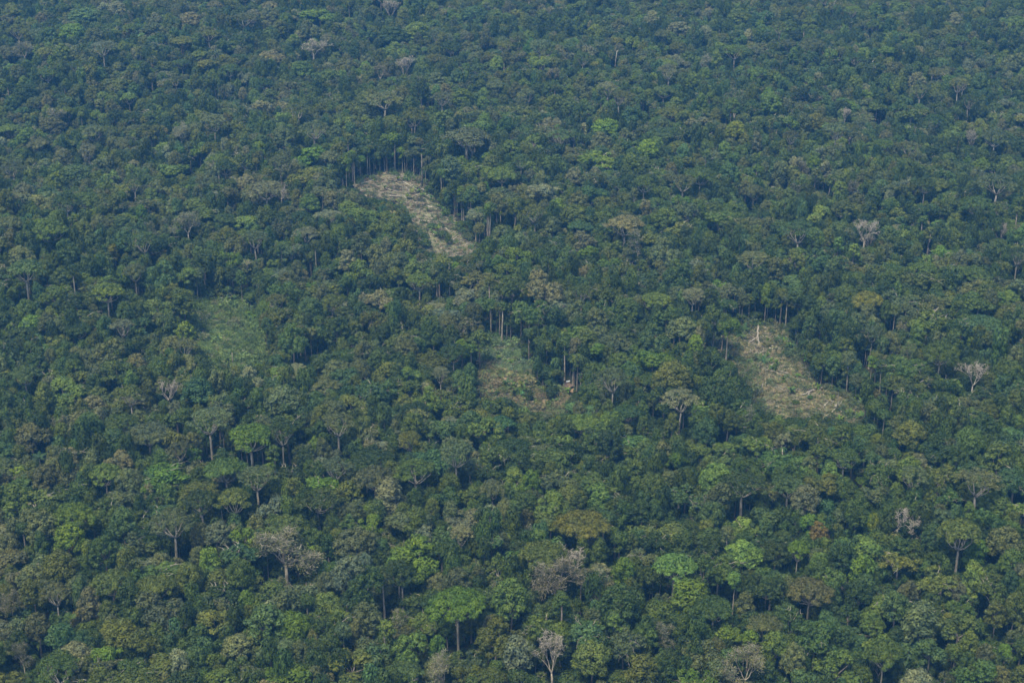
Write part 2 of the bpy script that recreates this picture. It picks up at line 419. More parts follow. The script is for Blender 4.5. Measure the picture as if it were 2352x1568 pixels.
reg('candel', T_bare(141, R=8, Ht=26, spread=1.0, up=.9, fork=.5, stems=6, depth=2, r0=.6), M_dead, 'bare_tree')

# ------------------------------------------------------------------ clearings: outlines as seen (picture coordinates, width 2352)
def cv(pts, k, ox, oy): return [(x / k + ox, y / k + oy) for x, y in pts]
c1 = lambda p: cv(p, 4.552, 746.5, 258.4)
c2 = lambda p: cv(p, 4.552, 344.5, 602.9)
c3 = lambda p: cv(p, 5.12, 1004.9, 717.8)
c4 = lambda p: cv(p, 4.551, 1550.4, 689.1)
V1 = c1([(300,712),(420,690),(560,655),(690,625),(800,630),(960,680),(1040,705),(1100,790),(1115,880),(1150,965),(1340,1010),(1350,1100),(1500,1200),(1590,1290),(1600,1400),(1480,1480),(1330,1500),(1180,1470),(990,1410),(965,1200),(900,1080),(780,960),(640,900),(480,890),(320,800)])
V2 = c2([(300,460),(420,400),(600,385),(900,380),(1000,400),(960,470),(1100,520),(1170,650),(1190,850),(1250,950),(1150,1060),(850,1080),(620,980),(520,850),(500,700),(350,640),(300,550)])
V3 = c3([(470,315),(560,290),(750,330),(900,370),(960,450),(1030,560),(1180,660),(1200,730),(1130,780),(1260,850),(1440,830),(1580,880),(1560,960),(1440,1020),(1540,1150),(1300,1180),(1000,1080),(800,1000),(510,990),(465,900),(485,700),(520,650),(500,560),(455,400)])
V4 = c4([(300,415),(500,330),(560,290),(680,268),(850,245),(1100,270),(1180,320),(1230,420),(1300,600),(1400,700),(1450,790),(1560,810),(1700,860),(1850,920),(1930,1010),(2040,1080),(1980,1150),(1960,1230),(1700,1250),(1560,1190),(1350,1200),(1150,1220),(1000,1180),(820,1060),(840,950),(680,770),(650,665),(520,600),(500,490),(310,455)])
V5 = c3([(1430,795),(1600,795),(1610,880),(1540,950),(1500,1040),(1400,1000),(1420,900)])
VS = [V1, V2, V3, V4, V5]
def extend(V, dy):       # the ground of the clearing runs on a little behind the crowns in front
    cx = sum(p[0] for p in V) / len(V); cyy = sum(p[1] for p in V) / len(V)
    return [(x, y + (dy if y > cyy else 0)) for x, y in V]
GS = [extend(V, 22) for V in VS]
GW = [[ground(*p)[:2] for p in V] for V in GS]      # world outlines
BV = [bbox(P) for P in VS]; BG = [bbox(P) for P in GW]
def in_clear(x, y): return any(inp1(x, y, P, b) for P, b in zip(GW, BG))

# ------------------------------------------------------------------ ground
def grid(name, xs, ys, m, dz=0.0, keep=None, kind='structure'):
    X, Y = np.meshgrid(xs, ys); Z = H(X, Y) + dz
    V = np.stack([X.ravel(), Y.ravel(), Z.ravel()], 1); nx, ny = len(xs), len(ys)
    i = np.arange((ny - 1) * (nx - 1)); r, c = i // (nx - 1), i % (nx - 1); a = r * nx + c
    F = np.stack([a, a + 1, a + nx + 1, a + nx], 1)
    if keep is not None:
        cen = V[F].mean(1); F = F[keep(cen[:, 0], cen[:, 1])]
        used = np.unique(F); mp = -np.ones(len(V), int); mp[used] = np.arange(len(used)); V = V[used]; F = mp[F]
    return V, F
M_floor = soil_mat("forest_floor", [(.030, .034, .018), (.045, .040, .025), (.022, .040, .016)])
xs = np.concatenate([[-30000, -12000, -5000, -2500, -1200], np.arange(-760, 761, 20), [1200, 2500, 5000, 12000, 30000]])
ys = np.concatenate([[-3000, 0, 400], np.arange(480, 2301, 20), [2600, 3500, 5000, 9000, 18000, 40000]])
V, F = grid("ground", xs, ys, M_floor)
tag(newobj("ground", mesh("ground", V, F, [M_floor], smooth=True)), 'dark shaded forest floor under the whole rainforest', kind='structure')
soils = [soil_mat("soil_ash_brown", [(.22, .186, .138), (.20, .192, .115), (.13, .16, .06)]),
         soil_mat("crop_green", [(.12, .16, .055), (.11, .165, .05), (.18, .165, .085)]),
         soil_mat("garden_soil", [(.28, .22, .12), (.22, .235, .095), (.15, .20, .07)]),
         soil_mat("dry_grass_soil", [(.235, .19, .11), (.19, .185, .085), (.12, .145, .05)])]
soil_words = ['greyish brown cleared ground strewn with felled logs, upper left clearing', 'green planted clearing floor left of centre',
              'garden clearing floor beside the thatched hut', 'dry tan grass clearing floor on the right']
rng = np.random.default_rng(5)
for k in range(4):
    P = np.array(GW[k]); x0, y0 = P.min(0) - 3; x1, y1 = P.max(0) + 3
    xs = np.arange(x0, x1, 1.6); ys = np.arange(y0, y1, 1.6)
    keep = lambda x, y: inpoly(x + 2.4 * np.sin(y * .5) + .9 * np.sin(y * 2.3), y + 2.4 * np.sin(x * .45), GW[k])
    V, F = grid("clearing", xs, ys, soils[k], .06, keep)
    V[:, 2] += rng.uniform(0, .12, len(V))
    tag(newobj("clearing_ground", mesh("clearing_ground", V, F, [soils[k]], smooth=True)), soil_words[k], kind='structure')

# ------------------------------------------------------------------ the hand-placed trees: X, Y of the crown, width, form, colour
u, U, B, W, N_, O, S_ = 'dome', 'umb', 'bare', 'twig', 'thin', 'oval', 'multi'
PICK = [
(720,112,62,'bare','bare'),(235,100,66,N_,'pale'),(55,115,40,W,'pale'),(165,66,72,u,'bright'),(475,142,42,'slender','gold'),(290,92,52,S_,'light'),
(260,178,84,S_,'olive'),(695,152,60,u,'light'),(735,22,90,S_,'bright'),(268,14,45,u,'pale'),(118,280,62,u,'brown'),(25,378,58,N_,'brown'),
(415,305,46,W,'pale'),(215,296,62,N_,'grey'),(90,325,64,U,'brown'),(612,425,92,U,'pale'),(645,440,36,B,'bare'),(710,458,50,u,'light'),
(450,470,120,S_,'mid'),(430,515,62,W,'pale'),(722,286,82,N_,'grey'),(700,345,90,S_,'bright'),(172,392,80,u,'teal'),(392,372,78,S_,'light'),
(130,273,60,W,'brown'),(60,205,60,u,'dark'),(190,30,80,u,'teal'),(440,40,60,u,'pale'),(560,35,70,N_,'grey'),(620,30,60,u,'grey'),
(894,22,42,'fan','bare'),(927,26,32,u,'gold'),(1196,26,44,S_,'gold'),(1369,66,42,u,'lime'),(1454,82,46,S_,'lime'),(929,156,44,'fan','bare'),(872,166,38,W,'orange'),
(1269,172,32,W,'pale'),(1064,217,56,u,'bright'),(1109,232,34,u,'bright'),(1309,205,32,u,'lime'),(1016,216,56,N_,'brown'),(1072,305,120,U,'brown'),
(1085,330,52,'bare','bare'),(1392,284,66,u,'bright'),(1490,334,52,u,'bright'),(1436,506,96,U,'pale'),(1370,350,92,S_,'bright'),(1380,318,56,u,'brown'),
(1316,487,92,u,'mid'),(1035,100,58,'umb','dark'),(1090,25,60,u,'teal'),(960,62,60,u,'light'),(905,75,80,u,'dark'),(880,220,90,N_,'grey'),
(1688,108,68,N_,'light'),(1628,145,44,W,'pale'),(1620,165,34,u,'bright'),(1692,290,46,u,'lime'),(1672,306,34,u,'gold'),(1712,316,36,u,'gold'),
(2036,112,50,'slender','bright'),(2115,200,54,N_,'grey'),(2236,80,26,u,'orange'),(1818,305,46,N_,'brown'),(2088,330,58,N_,'grey'),(2233,322,28,'fan','bare'),
(1942,264,26,'bare','bare'),(1963,432,32,W,'brown'),(1870,370,38,u,'bright'),(2190,40,42,u,'pale'),(2290,410,96,N_,'grey'),(2180,70,40,u,'gold'),
(1700,30,60,u,'light'),(1990,205,36,S_,'bright'),(2250,25,40,u,'gold'),(1560,60,60,u,'pale'),
(1988,532,56,'bare','bare'),(1995,556,28,'bare','bare'),(2300,538,32,'fan','bare'),(1350,566,58,S_,'bright'),(243,660,82,U,'light'),(424,752,50,u,'lime'),
(180,748,62,U,'dark'),(280,740,58,N_,'pale'),(425,785,60,N_,'brown'),(1545,850,92,u,'gold'),(1562,905,90,N_,'pale'),(1605,856,34,S_,'lime'),(1012,848,44,N_,'pale'),
(388,898,54,'candel','bare'),(340,985,106,U,'brown'),(412,1022,60,N_,'brown'),(480,950,108,N_,'grey'),(575,990,122,U,'bright'),(2090,985,74,u,'gold'),
(2237,862,60,'bare','brown'),(1568,745,74,u,'grey'),(1592,668,60,N_,'pale'),(455,885,80,u,'teal'),(500,925,90,S_,'brown'),(55,850,80,U,'teal'),(150,880,100,S_,'mid'),
(70,990,84,u,'brown'),(140,985,44,u,'light'),(650,905,90,u,'grey'),(1050,790,0,'skip','mid'),(1500,800,90,S_,'bright'),(775,960,92,N_,'grey'),
(165,1172,108,U,'bright'),(362,1068,130,S_,'bright'),(102,1086,66,u,'brown'),(590,1082,96,N_,'grey'),(770,1062,82,N_,'brown'),(740,1085,90,S_,'bright'),
(655,1262,150,'twig','pale'),(125,1350,72,N_,'brown'),(25,1382,50,W,'brown'),(205,1375,52,O,'pale'),(372,1380,130,S_,'brown'),(565,1370,42,u,'lime'),(612,1412,100,u,'teal'),
(238,1480,76,S_,'bright'),(145,1450,54,u,'teal'),(52,1505,52,W,'brown'),(480,1280,50,O,'lime'),(135,1288,92,u,'olive'),(492,1490,54,S_,'light'),(672,1425,80,u,'bright'),
(640,1535,130,S_,'bright'),(395,1185,112,N_,'grey'),(460,1140,90,U,'dark'),(85,1425,62,u,'brown'),(500,1215,64,u,'pale'),(20,1240,60,u,'brown'),
(1340,1192,130,U,'gold'),(1248,1262,122,U,'olive'),(1275,1318,110,'twig','bare'),(1310,1290,70,'bare','bare'),(1270,1505,72,'fan','bare'),(915,1302,92,U,'dark'),
(1130,1112,64,U,'brown'),(1284,1085,92,S_,'grey'),(948,1262,130,S_,'bright'),(1048,1325,74,u,'brown'),(815,1235,92,u,'brown'),(892,1125,66,O,'pale'),(845,1190,64,S_,'bright'),
(1210,1185,36,u,'brown'),(1434,1305,54,O,'bright'),(1374,1425,34,S_,'lime'),(1530,1462,60,W,'brown'),(1345,1430,104,S_,'teal'),(1020,1540,82,W,'pale'),(1060,1215,58,N_,'pale'),
(860,1085,100,U,'brown'),(1120,1070,70,S_,'dark'),(1475,1165,60,u,'dark'),(1190,1490,70,O,'pale'),(940,1400,0,'skip','mid'),
(1833,1252,58,'umb','bright'),(2080,1192,58,'bare','brown'),(2100,1082,80,N_,'grey'),(1870,1180,68,S_,'bright'),(2008,1192,32,u,'lime'),(1755,1425,88,U,'grey'),
(1678,1432,72,S_,'lime'),(1880,1215,52,u,'orange'),(1640,1385,102,U,'dark'),(1640,1170,66,u,'teal'),(2312,1232,86,u,'grey'),(2250,1092,110,N_,'brown'),(1715,1530,100,W,'pale'),
(2108,1560,92,u,'pale'),(2290,1400,60,u,'olive'),(1785,1262,62,u,'dark'),(1980,1300,60,O,'bright'),(2140,1470,80,S_,'teal'),(2005,1420,60,u,'light'),(1860,1345,110,'umb','brown'),
(1630,1240,70,S_,'dark'),(2230,1000,80,u,'mid'),(2190,470,60,u,'mid'),
]
# slim trees whose bare stems show: X, Y of crown base, Y of foot, stem radius, colour of bark
STEM = ([(x / 4.552 + 746.5, a / 4.552 + 258.4, b / 4.552 + 258.4, r, c) for x, a, b, r, c in [
 (730,345,606,.75,'p'),(624,470,606,.4,'d'),(902,470,600,.4,'p'),(770,345,585,.35,'p'),(655,460,604,.35,'b'),(448,470,655,.35,'p'),(472,440,645,.3,'p'),(370,560,668,.35,'b'),
 (512,540,628,.3,'b'),(812,470,625,.3,'p'),(838,480,625,.3,'p'),(858,450,622,.25,'b'),(192,580,742,.35,'p'),(228,600,745,.3,'p'),(690,500,606,.3,'b'),(575,520,620,.3,'p'),
 (1370,860,1060,.35,'p'),(1385,900,1060,.3,'d'),(1432,890,1010,.3,'d'),(1450,980,1130,.35,'p'),(1702,1080,1290,.4,'p'),(1722,1080,1290,.4,'p'),(1690,1100,1270,.3,'b'),(1835,1040,1130,.4,'d'),(1242,650,760,.25,'b'),(290,520,640,.3,'b'),(255,530,640,.25,'b')]] +
 [(x / 4.552 + 344.5, a / 4.552 + 602.9, b / 4.552 + 602.9, r, c) for x, a, b, r, c in [
 (1618,810,905,.4,'b'),(1640,820,990,.35,'b'),(1805,700,905,.4,'p'),(1825,780,905,.3,'p'),(1755,830,925,.35,'b'),(1700,820,960,.3,'b'),(1510,900,1000,.35,'p'),(1555,900,1000,.3,'b'),(505,210,290,.3,'b'),(538,180,270,.25,'b'),(1768,1150,1230,.3,'b')]] +
 [(x / 5.12 + 1004.9, a / 5.12 + 717.8, b / 5.12 + 717.8, r, c) for x, a, b, r, c in [
 (757,0,372,.55,'p'),(1495,450,632,.42,'d'),(1590,620,858,.45,'p'),(1605,640,858,.4,'b'),(1635,640,862,.3,'b'),(730,30,300,.35,'b'),(1075,330,440,.35,'b'),(1390,400,520,.3,'b'),(400,500,590,.35,'d'),(1275,500,600,.3,'b'),(1275,780,840,.25,'p'),(630,0,130,.35,'p')]] +
 [(x / 4.551 + 1550.4, a / 4.551 + 689.1, b / 4.551 + 689.1, r, c) for x, a, b, r, c in [
 (768,50,240,.35,'p'),(1095,20,252,.4,'b'),(1155,50,265,.42,'p'),(235,0,100,.3,'p'),(205,20,100,.3,'p'),(960,0,90,.3,'p'),(1500,270,370,.3,'b'),(1612,340,432,.3,'b'),(390,290,360,.3,'p'),(1790,710,820,.35,'p'),
 (2130,760,920,.3,'p'),(2080,680,780,.3,'p'),(2030,720,800,.25,'p'),(2060,1200,1290,.3,'p'),(2095,1240,1290,.3,'p'),(2150,1290,1400,.3,'p')]] +
 [(1010,630,665,.5,'b'),(1004,640,665,.5,'p'),(928,1345,1385,.5,'d'),(885,1350,1402,.45,'d'),(853,1183,1212,.4,'p'),(862,1190,1212,.4,'p'),(872,1178,1205,.4,'p'),(1422,1255,1292,.4,'p'),(1332,1345,1372,.4,'p'),(2332,1500,1530,.5,'b'),(1712,1480,1530,.4,'b'),(1912,1120,1140,.4,'p'),(565,178,200,.3,'p'),(184,220,245,.3,'p'),(286,230,248,.3,'p'),(350,180,200,.3,'p')])
# snags: X, Ytop, Ybase, radius, forks
rnd = random.Random(11)
rng = np.random.default_rng(77)
sites = []       # x, y, z, proto, sx, sz, rz, col, X, Y, w, picked
def rel_variants(form):
    ks = [k for k in PROTO if k.rstrip('0123456789') == form or k == form]
    return rnd.choice(ks)
for X, Y, Wd, form, colr in PICK:
    if form == 'skip': continue
    k = rel_variants(form); pr = PROTO[k]
    zc = pr['zc'] * (.95 if Wd < 45 else 1.0)
    x, y, z = ground(X, Y, zc)
    _, _, dep = project(x, y, z); s = Wd / (2 * pr['R'] * FO / dep) * 1.04
    sz = min(1.15, max(.86, s ** .5)); 
    x, y, z = ground(X, Y, pr['zc'] * sz)
    sites.append([x, y, float(H(x, y)), k, s, sz, rnd.uniform(0, 6.28), colr, X, Y, Wd, 1])
clear_px = []    # windows in the canopy through which a stem shows: polygon, y of the stem's foot
stem_sites = []
for X, Ya, Yb, r, c in STEM:
    x, y, z = ground(X, Yb + 1)
    _, _, dep = project(x, y, z); s = FO / dep
    hgt = (Yb - Ya) / (s * cd)
    near_clear = any(inpoly(X, Yb + q, V)[0] for V in VS for q in (4, 9, 14))
    extra = 0 if near_clear else 9
    if extra:  # the foot itself is hidden by bushes: it stands a little nearer
        x, y, z = ground(X, Yb + extra * s * cd)
        hgt += extra
    stem_sites.append((x, y, float(H(x, y)), hgt, r, c, X, Ya, Yb))
    clear_px.append(([(X - 5, Ya), (X + 5, Ya), (X + 5, Yb - 2), (X - 5, Yb - 2)], y))

PALM_AT = [(570,606,661),(582,556,584),(713,600,640),(1164,742,788),(1922,896,948),(2044,895,958),(2003,812,860),(2020,800,858),(1826,752,790),(1985,800,845),(2043,728,765),(455,358,386),(435,372,400),
  (2021,262,290),(95,1472,1510),(1410,1238,1292),(1498,1326,1382),(1636,1332,1358),(1690,1350,1384),(2183,1510,1535),(1722,452,484),(316,654,670),(90,1050,1062),(985,232,245)]
SNAG_AT = [(2130,540,585),(1178,485,517),(1305,315,335),(1678,252,275),(1901,418,436),(269,572,606),(285,728,766),(1410,120,150)]
for X, Ya, Yb in PALM_AT: clear_px.append(([(X - 13, Ya - 9), (X + 13, 0), (0, Ya + 8)], ground(X, Yb)[1])); clear_px.append(([(X - 2, Ya), (X + 2, 0), (0, Yb - 3)], ground(X, Yb)[1]))
for X, Ya, Yb in SNAG_AT: clear_px.append(([(X - 8, Ya), (X + 8, 0), (0, Yb)], ground(X, Yb + 26)[1]))
for s in sites:
    q = .42 if s[3].rstrip('0123456789') in ('bare', 'fan', 'candel', 'twig', 'thin') else .28
    clear_px.append(([(s[8] - q * s[10], s[9] - q * s[10]), (s[8] + q * s[10], 0), (0, s[9] + q * s[10] * .8)], s[1]))
CX0, CX1, CT, CB, CY = [np.array(v, float) for v in zip(*[(Q[0][0], Q[1][0], Q[0][1], Q[2][1], yy) for Q, yy in clear_px])]
# fill: darts of falling size
occ = {}
CELL = 10.0
def put(x, y, r): occ.setdefault((int(x // CELL), int(y // CELL)), []).append((x, y, r))
def free(x, y, r, f):
    cx, cy_ = int(x // CELL), int(y // CELL)
    for i in range(cx - 2, cx + 3):
        for j in range(cy_ - 2, cy_ + 3):
            for (a, b, q) in occ.get((i, j), ()):
                if (a - x) ** 2 + (b - y) ** 2 < (f * (q + r)) ** 2: return False
    return True
for s in sites: put(s[0], s[1], PROTO[s[3]]['R'] * s[4])
for s in stem_sites: put(s[0], s[1], 1.6)
def blocks(x, y, z, R, Ht, zc):
    """would the crown cover the open ground or a stem that the photograph shows?"""
    bx, by, dep = project(x, y, z + zc); s = FO / dep
    hh = (Ht - zc) * cd * s; w_ = R * s
    pts = [(bx, by - hh * .9), (bx, by), (bx - w_ * .92, by), (bx + w_ * .92, by), (bx - w_ * .65, by - hh * .7), (bx + w_ * .65, by - hh * .7), (bx - w_ * .6, by + hh), (bx + w_ * .6, by + hh)]
    for V, b in zip(VS, BV):
        if bx + w_ < b[0] or bx - w_ > b[2] or by - hh > b[3] or by < b[1]: continue
        for p in pts:
            if inp1(p[0], p[1], V, b): return True
    m = (y < CY - .5) & (bx + w_ * .85 > CX0) & (bx - w_ * .85 < CX1) & (by - hh < CB) & (by + hh + 2 > CT)
    if m.any(): return True
    return False
Y0, Y1 = 480.0, 2130.0
NOMINAL = ['mid'] * 30 + ['dark'] * 24 + ['olive'] * 17 + ['grey'] * 15 + ['teal'] * 9 + ['light'] * 6 + ['bright'] * 4 + ['pale'] * 3 + ['brown'] * 2 + ['gold']
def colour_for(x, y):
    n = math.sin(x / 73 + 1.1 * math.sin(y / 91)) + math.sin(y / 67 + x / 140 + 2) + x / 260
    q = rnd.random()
    if rnd.random() < (y - 700) / 2600: return rnd.choice(['grey', 'light', 'pale', 'grey', 'teal', 'olive', 'light'])  # greyer crowns in the far forest; their paler colour also adds haze fade
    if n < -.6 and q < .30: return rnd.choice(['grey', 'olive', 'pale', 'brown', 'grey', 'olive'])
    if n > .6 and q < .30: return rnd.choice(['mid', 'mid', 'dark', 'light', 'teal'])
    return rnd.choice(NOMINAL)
def form_for(R):
    q = rnd.random()
    if R > 4.5 and rnd.random() < .24: return 'ragged'
    if R > 9: return 'umb' if q < .15 else ('multi' if q < .93 else 'thin')
    if R > 6: return 'dome' if q < .40 else ('multi' if q < .88 else ('oval' if q < .95 else ('umb' if q < .98 else ('thin' if q < .99 else 'twig'))))
    if R > 4: return 'dome' if q < .45 else ('multi' if q < .66 else ('oval' if q < .90 else ('vine' if q < .985 else 'twig')))
    return 'oval' if q < .30 else ('slender' if q < .42 else ('dome' if q < .88 else 'vine'))
stages = [(11, 13.5, 1750, .78), (8.5, 10.5, 10000, .74), (6.5, 8.5, 38000, .70), (5, 6.5, 84000, .67), (3.6, 5, 146000, .62)]
crown_n = 0
for ra, rb, att, f in stages:
    for _ in range(att):
        y = rnd.uniform(Y0, Y1); half = .310 * (y * cd + ALT * sd_) * 1.09 + 95
        x = rnd.uniform(-half, half); R = rnd.uniform(ra, rb)
        if not free(x, y, R, f): continue
        if in_clear(x, y): continue
        form = form_for(R); k = rel_variants(form); pr = PROTO[k]; s = R / pr['R']
        sz = min(1.15, max(.74, s ** .4)) * rnd.uniform(.68, 1.20)
        z = float(H(x, y))
        if blocks(x, y, z, R, pr['H'] * sz, pr['zc'] * sz):
            continue
        X, Y, dep = project(x, y, z + pr['zc'] * sz)
        put(x, y, R)
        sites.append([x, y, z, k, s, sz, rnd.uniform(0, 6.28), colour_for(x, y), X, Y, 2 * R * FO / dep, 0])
print("canopy", len(sites))
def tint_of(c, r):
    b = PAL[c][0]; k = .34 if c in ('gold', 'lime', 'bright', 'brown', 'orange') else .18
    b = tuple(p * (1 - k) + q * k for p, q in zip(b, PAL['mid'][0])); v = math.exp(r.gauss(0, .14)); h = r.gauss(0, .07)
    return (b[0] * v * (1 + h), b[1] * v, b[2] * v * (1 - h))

# understory: small trees closing the gaps
under = []
g = 5.2
for yy in np.arange(Y0, Y1, g):
    half = .310 * (yy * cd + ALT * sd_) * 1.09 + 95
    for xx in np.arange(-half, half, g):
        x = xx + rnd.uniform(-2.2, 2.2); y = yy + rnd.uniform(-2.2, 2.2)
        if in_clear(x, y): continue
        k = f"under{rnd.randrange(4)}" if rnd.random() < .955 else f"vine{rnd.randrange(3)}"
        pr = PROTO[k]; s = rnd.uniform(.75, 1.3); nn = math.sin(x / 23 + 1.9 * math.sin(y / 31)) + math.sin(y / 19 + x / 37); sz = s * rnd.uniform(.6, 1.3) * (1.15 + .45 * nn) * (.6 if k[0] == 'v' else 1)
        z = float(H(x, y)); ok = False
        for q in (1.0, .6, .35):
            if not blocks(x, y, z, pr['R'] * s, pr['H'] * sz * q, pr['zc'] * sz * q): ok = True; break
        if not ok: continue
        under.append((x, y, z, k, s, sz * q, rnd.uniform(0, 6.28), tint_of(rnd.choice(['mid', 'dark', 'dark', 'dark', 'mid', 'teal', 'dark']), rnd)))  # mostly dark tints: the shade in the canopy gaps is deepened by colour
print("understory", len(under))

# ------------------------------------------------------------------ scattering (geometry nodes on a cloud of points)
def scatter(name, protos, rows, label):
    """rows: x y z protoindex sx sy sz rx ry rz r g b"""
    A = np.array(rows, float)
    col = bpy.data.collections.new(name + "_kinds")
    for i, (me) in enumerate(protos):
        o = bpy.data.objects.new(f"{name}_kind_{i:03d}", me); col.objects.link(o)
    me = bpy.data.meshes.new(name); me.vertices.add(len(A)); me.vertices.foreach_set("co", A[:, :3].astype(np.float32).ravel())
    def at(n, ty, arr, key):
        a = me.attributes.new(n, ty, 'POINT'); a.data.foreach_set(key, arr.ravel())
    at("pid", 'INT', A[:, 3].astype(np.int32), "value"); at("scl", 'FLOAT_VECTOR', A[:, 4:7].astype(np.float32), "vector")
    at("rot", 'FLOAT_VECTOR', A[:, 7:10].astype(np.float32), "vector"); at("tint", 'FLOAT_VECTOR', A[:, 10:13].astype(np.float32), "vector")
    o = newobj(name, me)
    ng = bpy.data.node_groups.new(name, 'GeometryNodeTree')
    ng.interface.new_socket('Geometry', in_out='INPUT', socket_type='NodeSocketGeometry')
    ng.interface.new_socket('Geometry', in_out='OUTPUT', socket_type='NodeSocketGeometry')
    N = ng.nodes.new; L = ng.links.new
    gi, go = N('NodeGroupInput'), N('NodeGroupOutput'); ip = N('GeometryNodeInstanceOnPoints'); ci = N('GeometryNodeCollectionInfo')
    ci.inputs['Collection'].default_value = col; ci.inputs['Separate Children'].default_value = True; ci.inputs['Reset Children'].default_value = True
    def na(n, ty):
        q = N('GeometryNodeInputNamedAttribute'); q.data_type = ty; q.inputs['Name'].default_value = n
        return next(s for s in q.outputs if s.name == 'Attribute' and s.enabled)
    L(gi.outputs[0], ip.inputs['Points']); L(ci.outputs[0], ip.inputs['Instance']); ip.inputs['Pick Instance'].default_value = True
    L(na("pid", 'INT'), ip.inputs['Instance Index']); L(na("scl", 'FLOAT_VECTOR'), ip.inputs['Scale'])
    e2r = N('FunctionNodeEulerToRotation'); L(na("rot", 'FLOAT_VECTOR'), e2r.inputs[0]); L(e2r.outputs[0], ip.inputs['Rotation'])
    L(ip.outputs[0], go.inputs[0])
    md = o.modifiers.new("scatter", 'NODES'); md.node_group = ng
    tag(o, label, kind='stuff'); return o

# ------------------------------------------------------------------ split: the largest 300 trees are things, the rest one mass
LM = [(870,440,'the logged clearing'),(520,760,'the green clearing'),(1190,890,'the garden clearing'),(1300,886,'the thatched hut'),(1770,850,'the tan clearing'),
      (720,112,'the bleached tree'),(165,1172,'the spreading bright tree'),(655,1262,'the twiggy pale tree'),(1340,1192,'the yellowish umbrella'),
      (1270,1505,'the forked bare tree'),(1833,1252,'the white-stemmed tree'),(2080,1192,'the tan leafless tree'),(388,898,'the candelabra tree'),
      (1072,305,'the broad brown umbrella'),(1755,1425,'the grey umbrella'),(2100,1082,'the grey sparse tree'),(575,990,'the bright umbrella'),
      (340,985,'the brown umbrella'),(1545,850,'the yellowish dome'),(915,1302,'the dark umbrella'),(238,1480,'the lobed bright tree'),
      (1369,66,'the top lime crown'),(2237,862,'the brown leafless tree'),(2312,1232,'the grey edge dome'),(2036,112,'the slender bright tree'),
      (1692,290,'the lime dome'),(235,100,'the pale sparse tree'),(372,1380,'the wide brown crown'),(612,1412,'the bluish dome')]
FORMW = {'ragged': 'ragged', 'dome': 'domed', 'multi': 'many-lobed', 'umb': 'flat-topped', 'thin': 'sparse', 'oval': 'tall oval', 'vine': 'vine-draped', 'slender': 'slender',
         'bare': 'leafless', 'twig': 'half-bare', 'fan': 'leafless fan', 'candel': 'candelabra', 'under': 'low'}
used_lab = {}
pending = []      # objects waiting for a unique label
def where(X, Y):
    best = min(LM, key=lambda l: math.hypot(l[0] - X, l[1] - Y) if math.hypot(l[0] - X, l[1] - Y) > 12 else 1e9)
    dx, dy = X - best[0], Y - best[1]; d = math.hypot(dx, dy)
    if abs(dx) > 2.2 * abs(dy): s = 'right of' if dx > 0 else 'left of'
    elif abs(dy) > 2.2 * abs(dx): s = 'below' if dy > 0 else 'above'
    else: s = ('lower' if dy > 0 else 'upper') + ('-right of' if dx > 0 else '-left of')
    return ('just ' if d < 95 else ('well ' if d > 230 else '')) + s + ' ' + best[2]
def ordinal(i, n): return 'leftmost' if i == 0 else ('rightmost' if i == n - 1 else ('second from left', 'third from left', 'fourth from left', 'fifth from left', 'sixth from left', 'seventh from left', 'eighth from left', 'ninth from left', 'tenth from left')[i - 1])
def spot(X, Y, e):
    V = [V for V, k in zip(VS, ('logged', 'green', 'garden', 'tan')) if k in e]
    if not V: return e
    b = bbox(V[0]); v = (Y - b[1]) / (b[3] - b[1]); h = (X - b[0]) / (b[2] - b[0])
    t = ('top ' if v < .25 else 'upper ' if v < .45 else 'middle ' if v < .62 else 'lower ' if v < .82 else 'bottom ') + ('left' if h < .35 else 'centre' if h < .65 else 'right')
    return t + ' of ' + e.replace('in ', '', 1)
def queue(o, desc, X, Y, extra=None): pending.append((o, desc + ' ' + (spot(X, Y, extra) if extra else where(X, Y)), X))
def resolve():
    d = {}
    for o, t, X in pending: d.setdefault(t, []).append((X, o))
    for t, l in d.items():
        l.sort(key=lambda a: a[0])
        for i, (X, o) in enumerate(l): o['label'] = t if len(l) == 1 else f"{t}, {ordinal(i, len(l))}"
def place_tree(s, extra=None):
    x, y, z, k, sx, sz, rz, c, X, Y, Wd, pk = s; pr = PROTO[k]
    e = empty(pr['name'], (x, y, z - .1), rz, (sx, sx, sz))
    t = newobj('trunk', pr['trunk'], e)
    if pr['crown']:
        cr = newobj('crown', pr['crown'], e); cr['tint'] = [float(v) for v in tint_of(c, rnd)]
    form = k.rstrip('0123456789')
    size = 'small' if Wd < 42 else ('large' if 80 < Wd <= 105 else ('very broad' if Wd > 105 else 'middling'))
    words = FORMW[form]
    desc = f"{size} {words} pale tree" if form in ('bare', 'fan', 'candel') and c == 'bare' else f"{size} {PAL[c][1]} {words} tree"
    tag(e, None, 'tree', 'trees of the rainforest canopy'); queue(e, desc, X, Y); return e
NTREE = 300 - len(stem_sites) - 0
inview = lambda s: -10 < s[8] < 2362 and -10 < s[9] < 1600
picked = [s for s in sites if s[11]]; rest = [s for s in sites if not s[11]]
rest.sort(key=lambda s: -(s[10] if inview(s) else 0))
ind = picked + rest[:max(0, NTREE - len(picked))]; mass = rest[max(0, NTREE - len(picked)):]
for s in ind: place_tree(s)
keys = list(PROTO)
rows = []
for x, y, z, k, sx, sz, rz, c, X, Y, Wd, pk in mass:
    rows.append((x, y, z - .1, keys.index(k), sx, sx, sz, 0, 0, rz, *tint_of(c, rnd)))
scatter("rainforest_trees", [PROTO[k]['whole'] for k in keys], rows, 'dense mixed rainforest canopy of thousands of rounded green crowns')
rows = [(x, y, z - .1, keys.index(k), s, s, sz, 0, 0, rz, *t) for x, y, z, k, s, sz, rz, t in under]
